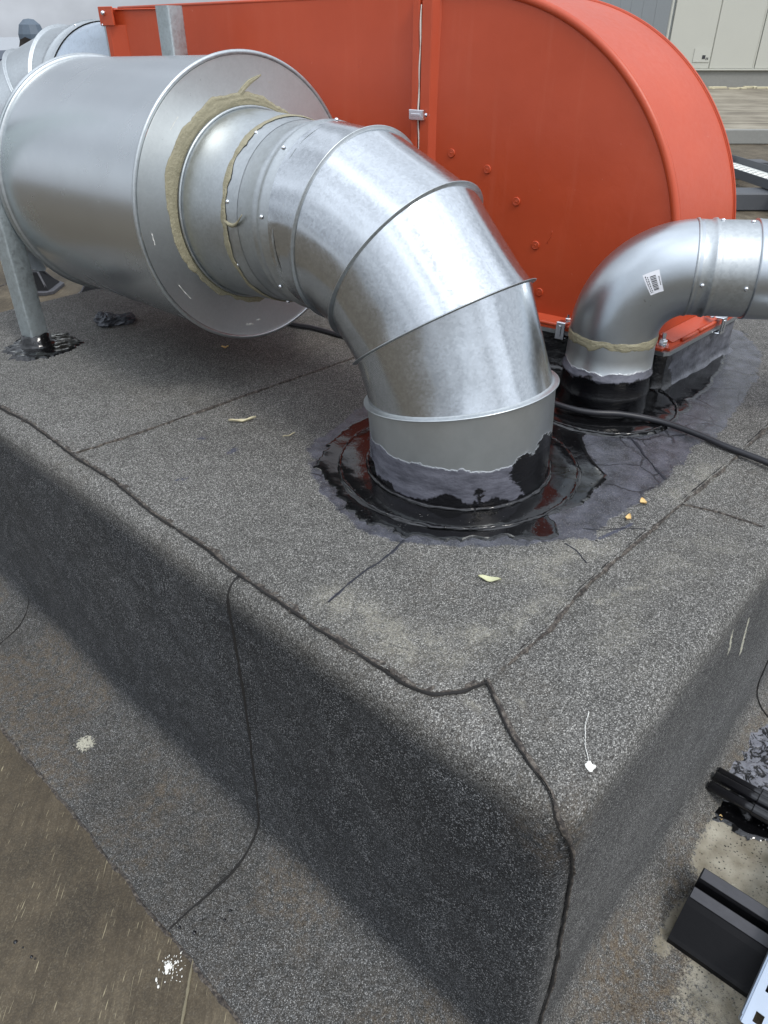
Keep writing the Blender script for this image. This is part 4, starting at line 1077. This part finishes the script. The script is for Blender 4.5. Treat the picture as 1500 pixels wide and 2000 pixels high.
# label with barcode, lying on the elbow's skin
def elb(ph, an, r):
    u_ = -math.cos(ph)*d2+math.sin(ph)*Z; return bs+Z*zc2+rh2*(d2+u_)+r*(math.cos(an)*f1_+math.sin(an)*u_)
def elb_patch(nm, mat, rects, off, parent):
    V = []; F = []
    for (a0, a1, b0, b1) in rects:      # label coordinates in metres, rotated on the skin
        k = len(V); n = 4 if (a1-a0) > .01 or (b1-b0) > .01 else 2
        for i in range(n+1):
            for j in range(n+1):
                x_ = a0+(a1-a0)*i/n; y_ = b0+(b1-b0)*j/n; c, s = math.cos(LROT), math.sin(LROT); X, Yy = x_*c-y_*s, x_*s+y_*c
                V.append(elb(LPH+X/(rh2+.03), LAN+Yy/sr_, sr_+.0017+off))
        for i in range(n):
            for j in range(n): q = k+i*(n+1)+j; F.append((q, q+1, q+n+2, q+n+1))
    return mesh(nm, V, F, mat, parent, False)
LPH, LAN, LROT = .98, math.radians(10), math.radians(-7.5)
PAPER = plain('label_paper', (.74, .75, .78), .5, 0, .03, .05); INK = plain('label_ink', (.03, .03, .035), .6, 0, .1, 0)
lab = elb_patch('barcode_label', PAPER, [(-.0155, .0155, -.021, .021)], .0004, small)
rc_ = []; y_ = -.015
while y_ < .014:
    w_ = random.choice((.0007, .0012, .0018)); rc_.append((-.004, .007, y_, y_+w_)); y_ += w_+random.choice((.0007, .0012))
for r_ in (-.0125, -.0090): 
    y_ = -.017
    while y_ < .014: w_ = random.uniform(.0015, .004); rc_.append((r_, r_+.0016, y_, y_+w_)); y_ += w_+.0012
y_ = -.008
while y_ < .008: rc_.append((.0115, .0132, y_, y_+.0018)); y_ += .0026
ink = elb_patch('label_print', INK, rc_, .0007, small); ink.parent = lab; ink.location = (0, 0, 0); lab.location = tuple(-Vector((sx, sy, 0))); lab['label'] = 'white paper label with barcode'
tag(disc_ring('flashing_plate', (sx, sy), .100, .170, .004, .0115, TAR, small, 4))
bp = [np.array([sx+.166*math.cos(a), sy+.166*math.sin(a), .0095]) for a in np.linspace(0, 2*PI, 110)]
bead('plate_edge', bp, [UP]*len(bp), .0032, .0022, TAR, small, .7, 17)

# ------------------------------------------------------------------ cable
cp = [(1.30,2.2,.012),(1.32,1.9,.012),(1.336,1.603,.012),(1.357,1.516,.012),(1.366,1.401,.012),(1.375,1.2,.012),(1.392,.95,.014),(1.372,.80,.022),(1.355,.70,.026),(1.370,.640,.026),(1.412,.585,.024),(1.450,.514,.016),(1.450,.434,.014),(1.437,.365,.013),(1.426,.281,.013),(1.40,.18,.012),(1.38,.12,-.02)]
def spline(P, n=10):
    P = [np.array(p, float) for p in P]; out = []
    for i in range(len(P)-1):
        p0 = P[max(i-1, 0)]; p1 = P[i]; p2 = P[i+1]; p3 = P[min(i+2, len(P)-1)]
        for k in range(n):
            t = k/n; out.append(.5*((2*p1)+(-p0+p2)*t+(2*p0-5*p1+4*p2-p3)*t*t+(-p0+3*p1-3*p2+p3)*t**3))
    out.append(P[-1]); return out
m = MB(); m.tube(spline(cp), .0067, 12); tag(m.build('power_cable', CABLEM, None, True), 'black cable running behind the big elbow and across the plinth', 'cable')

# ------------------------------------------------------------------ small things lying about
def leafmesh(name, x, y, L, w, rot, mat, label, cat, curl=.006, z=None, notch=0):
    V = []; F = []; n = 12
    for i in range(n+1):
        u = i/n; hw = w*math.sin(PI*min(1, u*1.02))**.8*(1+notch*.5*math.sin(u*17))
        for k in range(5):
            v = (k-2)/2; px_ = (u-.5)*L; py_ = v*hw; c, s = math.cos(rot), math.sin(rot)
            V.append((px_*c-py_*s, px_*s+py_*c, curl*(abs(v)**2*.4+(u-.5)**2*2)+.001*math.sin(u*9)))
    for i in range(n):
        for k in range(4): F.append((i*5+k, i*5+k+1, (i+1)*5+k+1, (i+1)*5+k))
    V2 = [(a, b, c-.0008) for a, b, c in V]; k = len(V)
    F += [tuple(i+k for i in f[::-1]) for f in F]
    o = mesh(name, V+V2, F, mat, None, True, (x, y, (topz(x, y) if z is None else z)+.0012)); tag(o, label, cat); return o
leafmesh('dry_leaf', .766, .477, .036, .0065, math.radians(-62), LEAF, 'pale dry leaf lying in front of the tar pool', 'leaf')
leafmesh('sealant_scrap', .853, 1.198, .060, .005, math.radians(-32), SCRAP, 'curled beige strip of sealant lying left of the big elbow', 'debris', .01, None, .8)
leafmesh('yellow_scrap', 1.135, .400, .018, .006, .9, YELLOW, 'yellow scrap on the right edge of the bluish coating', 'debris')
leafmesh('yellow_scrap', 1.070, .397, .018, .005, .2, YELLOW, 'yellow scrap nearer the camera beside the bluish coating', 'debris')
leafmesh('yellow_scrap', 1.101, 1.587, .020, .005, -.7, YELLOW, 'small orange scrap in the shade below the silencer', 'debris')
leafmesh('thin_root', .878, 1.074, .03, .0012, -.2, SCRAP, 'thin beige sliver left of the tar pool', 'debris', .004)
leafmesh('white_chip', .80, 2.09, .012, .004, -.2, WHITE, 'white chip near the far left edge of the plinth', 'debris', .004)
leafmesh('yellow_scrap', 1.165, .098, .014, .004, .5, YELLOW, 'tiny yellow scrap beside the black pipes', 'debris', .003, -.671)
# crumpled foil lump
b = MB(); 
def lump(x, y, r, sc_=(1, 1, .6), seed=0):
    V = []; F = []; n1_, n2_ = 26, 18
    for j in range(n2_+1):
        for i in range(n1_):
            a = 2*PI*i/n1_; p = PI*j/n2_; d = np.array([math.cos(a)*math.sin(p), math.sin(a)*math.sin(p), math.cos(p)])
            q = d*3+seed; k = 1+.55*(abs(mn.noise(Vector(q*.6)))-.25)+.45*(abs(mn.noise(Vector(q*1.1)))-.2)
            V.append((x+d[0]*r*k*sc_[0], y+d[1]*r*k*sc_[1], max(.001, r*.45+d[2]*r*k*sc_[2])))
    for j in range(n2_):
        for i in range(n1_): i2_ = (i+1) % n1_; F.append((j*n1_+i2_, j*n1_+i, (j+1)*n1_+i, (j+1)*n1_+i2_))
    b.add(V, F)
lump(0, 0, .030, (1.1, 1, .8), 3); lump(.045, -.028, .026, (1.3, .8, .6), 9)
o = b.build('foil_scrap', FOIL, None, False, (.985, 1.995, .004)); tag(o, 'crumpled dark foil scrap lying right of the left post', 'debris')
# bird lime
def splat(name, x, y, z, blobs, label, thick=.0012, nrm_=None):
    V = []; F = []
    for (dx, dy, rx, ry, rot) in blobs:
        k = len(V); n = 16; V.append((dx, dy, thick))
        for ring, (f_, zz) in enumerate(((.7, thick*.9), (1., 0))):
            for i in range(n):
                a = 2*PI*i/n; w_ = 1+.35*mn.noise(Vector((math.cos(a)*1.5+dx*99, math.sin(a)*1.5+dy*99, 0)))
                ex, ey = rx*f_*w_*math.cos(a), ry*f_*w_*math.sin(a); V.append((dx+ex*math.cos(rot)-ey*math.sin(rot), dy+ex*math.sin(rot)+ey*math.cos(rot), zz))
        for i in range(n): i2_ = (i+1) % n; F.append((k, k+1+i, k+1+i2_)); F.append((k+1+i, k+1+n+i, k+1+n+i2_, k+1+i2_))
    o = mesh(name, V, F, WHITE, None, True, (x, y, z)); tag(o, label, 'bird dropping'); return o
bl = []
rs = random.Random(5)
for k in range(90):
    a = rs.uniform(0, 6.28); r = abs(rs.gauss(0, .014)); bl.append((r*math.cos(a)*1.0+.004, r*math.sin(a)*1.2, rs.uniform(.0005, .0026), rs.uniform(.0004, .0013), rs.uniform(.4, .9)))
bl += [(0, .004, .008, .0045, .5), (-.006, -.002, .005, .003, .9), (-.026, .0, .004, .002, 1), (-.03, -.012, .003, .002, 1)]
splat('bird_dropping', .209, .712, G+.0012, bl, 'white bird dropping splashed on the brown roofing at lower left')
splat('bird_dropping', .566, .190, .0012, [(0, 0, .0058, .0050, .3), (.004, .003, .003, .0028, 0), (-.004, -.003, .0030, .0025, 0), (.003, -.004, .003, .002, 0)]+[(.004+k*.0042+.001*math.sin(k), .004+k*.0036-.00008*k*k, .0028, .0005, .72-.01*k) for k in range(17)], 'white blob with a thin tail near the plinth corner', .0012)
# small tar drips
def drips(name, pts, label):
    V = []; b = MB()
    for (x, y, z, r) in pts:
        b.lathe((x, y, z), (1, 0, 0), (0, 1, 0), (0, 0, 1), [(r, -.0003), (r*.9, .0009), (r*.5, .0016), (.0001, .0018)], 10)
    o = b.build(name, TAR, None, True); tag(o, label, 'tar drips', None, 'stuff')
drips('tar_drips', [(.044,.960,G,.004),(.049,.940,G,.002),(.052,.913,G,.003),(.055,.905,G,.002),(.275,.727,-.6735,.004),(.300,.735,-.6735,.002),(.327,.704,-.6735,.003),(.262,.755,-.6735,.003),(.345,.71,-.6735,.003),(.973,.405,.0045,.004)], 'small black tar drips on the felt')

# ------------------------------------------------------------------ right foot of the plinth: crumpled tar, pipes, rubber rail, tray
TP = [(1.80,.180),(1.64,.172),(1.453,.174),(1.288,.164),(1.262,.150),(1.262,.10),(1.275,.03),(1.30,-.04),(1.33,-.12),(1.9,-.12)]
TQ = [(1.30,.166),(1.20,.158),(1.150,.150),(1.125,.140),(1.130,.118),(1.155,.095),(1.160,.07),(1.150,.04),(1.172,.01),(1.165,-.05),(1.19,-.12),(1.34,-.12),(1.30,.02)]
tag(patch('tar_patch', TQ, -.6705, TAR, .003, None, .012, .006, 65, .010, 30), 'black tar spread below the pipe bundle at the foot of the plinth', 'tar patch')
tag(patch('crumpled_tar', TP, -.668, FILM, .006, None, .012, .006, 61, .030, 26), 'shiny crumpled black tar at the right foot of the plinth', 'tar patch')
up2 = [np.array([x, .170-.004*math.sin(x*30), -.650+.006*math.sin(x*17)]) for x in np.linspace(1.12, 2.0, 60)]
bead('tar_fillet', up2, [(0, -.7, .7)]*len(up2), .012, .004, plain('grey_bitumen', (.10, .12, .14), .6, 0, .25, .8, 60, .4, .004), plinth, .5, 62)
pp_ = thing('pipe_bundle', 'bundle of black pipes leaving the foot of the plinth at right', 'pipes', (1.2, .12, -.63))
PIPEM = plain('glossy_black_pipe', (.010, .010, .012), .14, 0, .3, .1, 60)
for (x, z, r) in ((1.224, -.630, .0105), (1.196, -.634, .0105), (1.250, -.640, .010)):
    m = MB(); m.tube([(x, .145, z), (x+.003, .06, z), (x+.012, -.35, z+.005)], r, 20); m.build('pipe', PIPEM, pp_, True)
    m = MB(); m.tube([(x+.004, .055, z), (x+.004, .053, z), (x+.0055, .015, z), (x+.0055, .013, z)], r+.003, 20); m.build('coupling', PIPEM, pp_, True)
m = MB(); m.tube([(1.196, .142, -.630), (1.160, .146, -.652)], .010, 12)
# rail
rail = thing('rubber_support', 'black rubber support block with a groove under the metal tray', 'support block', (.92, .07, G))
sec = [(.850, .004), (.850, .018), (.857, .022), (.905, .060), (.918, .064), (.944, .065), (.947, .060), (.948, .042), (.961, .042), (.963, .060), (.966, .065), (.992, .065), (.996, .060), (.996, .004)]
SK = (-.012)
R0 = [(x, .074+(x-.838)*.02, G+z) for x, z in sec]; R1 = [(x+.02, -.75, G+z) for x, z in sec]
m = MB(); m.V = [tuple(p) for p in R0+R1]; n = len(sec)
m.F = [(i, i+1, n+i+1, n+i) for i in range(n-1)]+[tuple(range(n))[::-1], tuple(n+i for i in range(n))]
o = m.build('block', RUBBER, rail)
m = MB(); 
for a, b2 in ((.919, .943), (.967, .991)):
    V = [(a, .0735, G+.0656), (b2, .0745, G+.0656), (b2+.02, -.75, G+.0656), (a+.02, -.75, G+.0656)]; k = len(m.V); m.V += V; m.F.append((k, k+1, k+2, k+3))
m.build('top_strip', RUBBERT, rail)  # paler strips: reflection off the top faces painted into the colour
# perforated tray on the rail
tray = thing('cable_tray', 'bright perforated metal cable tray at the lower right corner', 'cable tray', (.9, -.1, -.6))
zt_ = -.600
b = MB(); x0, x1, y0, y1 = .768, 1.9, -.36, -.071
cs_ = .0065; nx_ = int((x1-x0)/cs_); ny_ = int((y0-y1)/-cs_)
def is_slot(i, j): return (j % 7 in (2, 3)) and ((i+(4 if (j//7) % 2 else 0)) % 9 in (2, 3, 4)) and 1 < j < ny_-2 and i > 1
idx = {}
def vid(i, j):
    if (i, j) not in idx: idx[(i, j)] = len(b.V); b.V.append((x0+i*cs_, y1-j*cs_, zt_))
    return idx[(i, j)]
for i in range(nx_):
    for j in range(ny_):
        if not is_slot(i, j): b.F.append((vid(i, j+1), vid(i+1, j+1), vid(i+1, j), vid(i, j)))
trm = plain('bright_tray_zinc', (.50, .56, .64), .40, 1., .08, .1)
o = b.build('tray_floor', trm, tray); md = o.modifiers.new('s', 'SOLIDIFY'); md.thickness = .0012
b = MB(); ptl = [(0, -.0015), (.004, .001), (.006, .006), (.006, .020), (.0045, .022), (.003, .020), (.003, .006), (.001, .002)]
R = [[(x, y1+a, zt_+z) for a, z in ptl] for x in (x0, x1)]; b.loft(R); b.F += [tuple(range(8)), tuple(range(8, 16))[::-1]]; b.build('side_rail', trm, tray)
m = MB(); m.tube([(.876, .060, G+.003), (.866, .049, G+.003)], .0022, 8); tag(m.build('loose_screw', CHROME, None, True), 'loose screw lying beside the rubber support block', 'screw')

# ------------------------------------------------------------------ background
F0 = np.array([math.sin(AZ), math.cos(AZ), 0]); RV = np.array([math.cos(AZ), -math.sin(AZ), 0])
def FD(lat, D, z): return F0*D+RV*lat+Z*z
def fbox(m, lat0, lat1, D0_, D1_, z0, z1, bev=0.):
    m.obox(FD((lat0+lat1)/2, (D0_+D1_)/2, (z0+z1)/2), RV, F0, Z, ((lat1-lat0)/2, (D1_-D0_)/2, (z1-z0)/2), bev); return m
# upper roof behind a low kerb step
base_pt = np.array([12.2, 4.36, 0]); DL = float(base_pt@F0)
OLD = M('pale_roof_felt'); a_ = OLD.noise(1.2, 6, .65, vec=OLD.mapping((1, 1, 1))); b2_ = OLD.noise(1.0, 5, .65, vec=OLD.rotscale(AZ, (.5, 7, 1)))
c_ = OLD.ramp(OLD.math('ADD', OLD.math('MULTIPLY', a_, .5), OLD.math('MULTIPLY', b2_, .5)), [(.36, (.10, .085, .062)), (.48, (.19, .165, .12)), (.60, (.29, .26, .20))])
OLD.set(color=c_, rough=.9, normal=OLD.bump(OLD.noise(30, 5), .4, .01))
LAT0 = 3.2
m = MB(); fbox(m, LAT0, 39.9, DL+.10, 37.9, G+.001, -.50); tag(m.build('upper_roof', OLD.m), kind='structure')
m = MB(); fbox(m, LAT0-.02, 39.9, DL, DL+.098, G+.002, -.485, .01); tag(m.build('roof_kerb', CONC), 'low grey kerb step behind the curved end of the duct', 'kerb')
bld = thing('plant_building', 'cream panelled plant building at the upper right', 'building', tuple(FD(7.15, 21.9, -.5)))
zb0 = -.14
m = MB(); fbox(m, 7.17, 25, 21.93, 34, -.5, zb0); m.build('base_plinth', CONC, bld)
m = MB(); fbox(m, 7.17, 25, 21.96, 34, zb0+.004, 3.4); m.build('wall', PANELG, bld)
pw = 1.17
for k in range(9):
    l0 = 7.18+k*pw+(.04 if k == 0 else 0); m = MB(); fbox(m, l0+.012, l0+pw-.05, 21.90, 21.957, zb0+.05, 3.35, .008); m.build('panel', PANEL, bld)
    m = MB(); fbox(m, l0+pw-.040, l0+pw+.002, 21.925, 21.957, zb0+.05, 3.35, .003); m.build('panel_joint', PANEL, bld)
m = MB(); fbox(m, 7.16, 17.8, 21.86, 21.957, zb0+.006, zb0+.045, .005); m.build('bottom_trim', PANEL, bld)
m = MB(); fbox(m, 7.12, 7.165, 21.88, 21.96, zb0+.05, 3.35, .005); m.build('corner_trim', PANEL, bld)
for k in range(8):
    d0 = 21.97+k*1.18; m = MB(); m.obox(FD(7.14, d0+.58, 1.6), F0, RV, Z, (.575, .025, 1.75), .008); m.build('side_panel', PANELG, bld)
# small notice on the first panel
m = MB(); fbox(m, 7.9, 8.32, 21.885, 21.898, .05, .35); m.build('notice', plain('notice_plate', (.52, .52, .46), .5), bld)
m = MB(); fbox(m, 8.12, 8.20, 21.878, 21.884, .12, .20); fbox(m, 8.22, 8.24, 21.878, 21.884, .10, .15); fbox(m, 8.26, 8.28, 21.878, 21.884, .10, .15); m.build('notice_mark', INK, bld)
# debris line at the foot of the building
m = MB()
for k in range(60):
    l_ = random.uniform(7.5, 20); r = random.uniform(.02, .06); d_ = 21.2+random.uniform(-.15, .25); m.obox(FD(l_, d_, -.5+r*.3), RV, F0, Z, (r*random.uniform(1, 4), r, r*.5), .005)
tag(m.build('roof_litter', SCRAP), 'pale litter strewn along the foot of the cream building', 'litter', None, 'stuff')
# distant white halls and trees
m = MB(); fbox(m, 11.6, 14.0, 60, 75, -6, 2.85); 
for k in range(3): pass
tag(m.build('white_hall', FARW), 'distant white hall seen above the curved duct', 'building')
m = MB(); fbox(m, 15.55, 18.5, 60, 75, -6, 2.0); fbox(m, 15.6, 18.4, 59.96, 59.99, 1.3, 1.45); tag(m.build('white_hall', FARW), 'distant low white hall just left of the cream building', 'building')
m = MB()
for k in range(700):
    l_ = random.uniform(17, 34); d_ = 95+random.uniform(-3, 3); z_ = random.uniform(-6, 3.1+.5*mn.noise(Vector((l_*.8, 0, 0)))); r = random.uniform(.2, .5)
    m.obox(FD(l_, d_, z_), RV, unit(F0+Z*random.uniform(-1, 1)), Z, (r, r*.6, r), .05)
tag(m.build('tree_line', TREE), 'dark line of distant trees on the horizon', 'trees', None, 'stuff')
# dark building at the far left
m = MB(); fbox(m, -9, -6.03, 14, 22, G, .265); fbox(m, -5.97, -4.9, 14, 22, G, .26); fbox(m, -6.03, -5.97, 14.3, 22, G, .20)
tag(m.build('dark_building', DARK), 'low dark building at the far left edge', 'building')
m = MB(); fbox(m, -9, -6.03, 13.95, 22.05, .266, .335); fbox(m, -5.97, -4.9, 13.95, 22.05, .262, .33); tag(m.build('parapet_cap', plain('cap_sheet', (.045, .06, .085), .6)), 'bluish cap along the top of the low dark building', 'parapet')
# vent cowl
vent = thing('vent_cowl', 'dark blue-grey roof vent cowl at the upper left', 'vent', tuple(FD(-2.43, 6.0, G)))
vc = FD(-2.43, 6.0, 0); m = MB(); m.lathe(vc, RV, F0, Z, [(.055, G), (.055, .50), (.075, .56), (.088, .64), (.088, .70), (.070, .755), (.035, .785), (.0001, .79)], 10); o = m.build('cowl', BLUEG, vent, False)
m = MB(); m.lathe(vc-F0*.052-RV*.01+Z*.63, RV, Z, -F0, [(.05, .035), (.055, .045), (.0001, .03)], 8); m.build('opening', DARK, vent, False)
# pale rail and a bluish metal channel at the left edge
m = MB(); fbox(m, -2.6, -1.5, 4.2, 4.26, .335, .388, .004); fbox(m, -2.55, -2.50, 4.2, 4.25, G, .333, .003); fbox(m, -1.56, -1.51, 4.2, 4.25, G, .333, .003); tag(m.build('guard_rail', FARW), 'pale horizontal rail at the left edge behind the silencer', 'rail')
m = MB(); fbox(m, -2.6, -1.62, 4.3, 4.6, .10, .31, .01); fbox(m, -2.45, -2.4, 4.4, 4.45, G, .098); fbox(m, -1.7, -1.65, 4.4, 4.45, G, .098); tag(m.build('metal_channel', ZINC2), 'bluish galvanised channel below the pale rail', 'duct')
# rubber feet on the lower roof
def foot(lat_, D_, label):
    t = thing('pipe_support', label, 'rubber foot', tuple(FD(lat_, D_, G)), 'rubber feet on the lower roof')
    c = FD(lat_, D_, 0); b = MB(); r0_ = [c+RV*x*.13+F0*y*.13+Z*(G+.002) for x, y in ((-1, -.7), (-.7, -1), (.7, -1), (1, -.7), (1, .7), (.7, 1), (-.7, 1), (-1, .7))]
    r1_ = [p+Z*.018 for p in r0_]; b.loft([r0_, r1_, [c+(p-c)*np.array([.92, .92, 1])+Z*.004 for p in r1_]]); b.F.append(tuple(range(16, 24))); b.build('base', RUBBERT, t)
    b = MB()
    r2_ = [c+RV*x*.10+F0*y*.10+Z*(G+.024) for x, y in ((-1, -1), (1, -1), (1, 1), (-1, 1))]; r3_ = [c+RV*x*.028+F0*y*.028+Z*(G+.12) for x, y in ((-1, -1), (1, -1), (1, 1), (-1, 1))]
    b.loft([r2_, r3_]); b.F.append((4, 5, 6, 7)); b.build('pyramid', RUBBER, t)
    for k in range(4):
        a = PI/2*k+PI/4; dv = math.cos(a)*RV+math.sin(a)*F0; b = MB(); b.obox(c+dv*.085+Z*(G+.075), dv, np.cross(dv, Z), unit(Z-dv*.8), (.006, .006, .06), .001); b.build('rib', RUBBERT, t)
foot(-2.23, 4.72, 'black rubber foot beside the left post on the lower roof'); foot(-1.80, 4.58, 'black rubber foot half hidden below the silencer')
# roofing joint lines on the lower roof at left
gs = [(1.2, 5.0, G), (1.840, 5.091, G), (1.988, 5.191, G), (2.244, 5.386, G), (2.5, 5.9, G), (2.7, 7, G)]
bead('sheet_joint', gs, [UP]*len(gs), .010, .004, SEAM, plinth, .5, 71)
# perforated trays and beams beyond the curved end
ft = thing('cable_tray', 'pale perforated cable tray on dark beams behind the curved duct', 'cable tray', (8.2, 2.8, -.5))
ta, tb = np.array([9.3, 3.55, 0]), np.array([7.9, 2.05, 0]); tu = unit(tb-ta); tw = unit(np.cross(tu, Z))
TW = .22
b = MB(); L_ = np.linalg.norm(tb-ta); cs2 = .05; nn_ = int(2.6/cs2)
for i in range(nn_):
    for j in range(8):
        if (i+j) % 2 and 0 < j < 7: 
            a0_ = ta-tw*(TW-2*TW*(j)/8)+tu*i*cs2; w8 = 2*TW/8
            q = [a0_, a0_+tu*cs2*.55, a0_+tu*cs2*.55+tw*w8, a0_+tw*w8]
        else:
            a0_ = ta-tw*(TW-2*TW*j/8)+tu*i*cs2; w8 = 2*TW/8; q = [a0_, a0_+tu*cs2, a0_+tu*cs2+tw*w8, a0_+tw*w8]
        k = len(b.V); b.V += [tuple(p+Z*-.50) for p in q]; b.F.append((k, k+1, k+2, k+3))
b.build('tray_floor', FARW, ft)
for sgn in (-1, 1):
    m = MB(); c_ = ta+tu*1.3+tw*TW*sgn-Z*.475; m.obox(c_, tu, tw, Z, (1.3, .006, .04), .002); m.build('side_rail', DARKG, ft)
b_ = MB(); b_.obox(FD(*(0, 0), 0)+np.array([7.75, 2.38, -.60]), RV, F0, Z, (.60, .16, .075), .01); tag(b_.build('support_beam', DARKG), 'dark grey beam lying in front of the far cable tray', 'beam')
b_ = MB(); b_.obox(np.array([9.35, 3.05, -.55]), RV, F0, Z, (.22, .1, .06), .01); tag(b_.build('support_beam', DARKG), 'short dark beam end behind the far cable tray', 'beam')
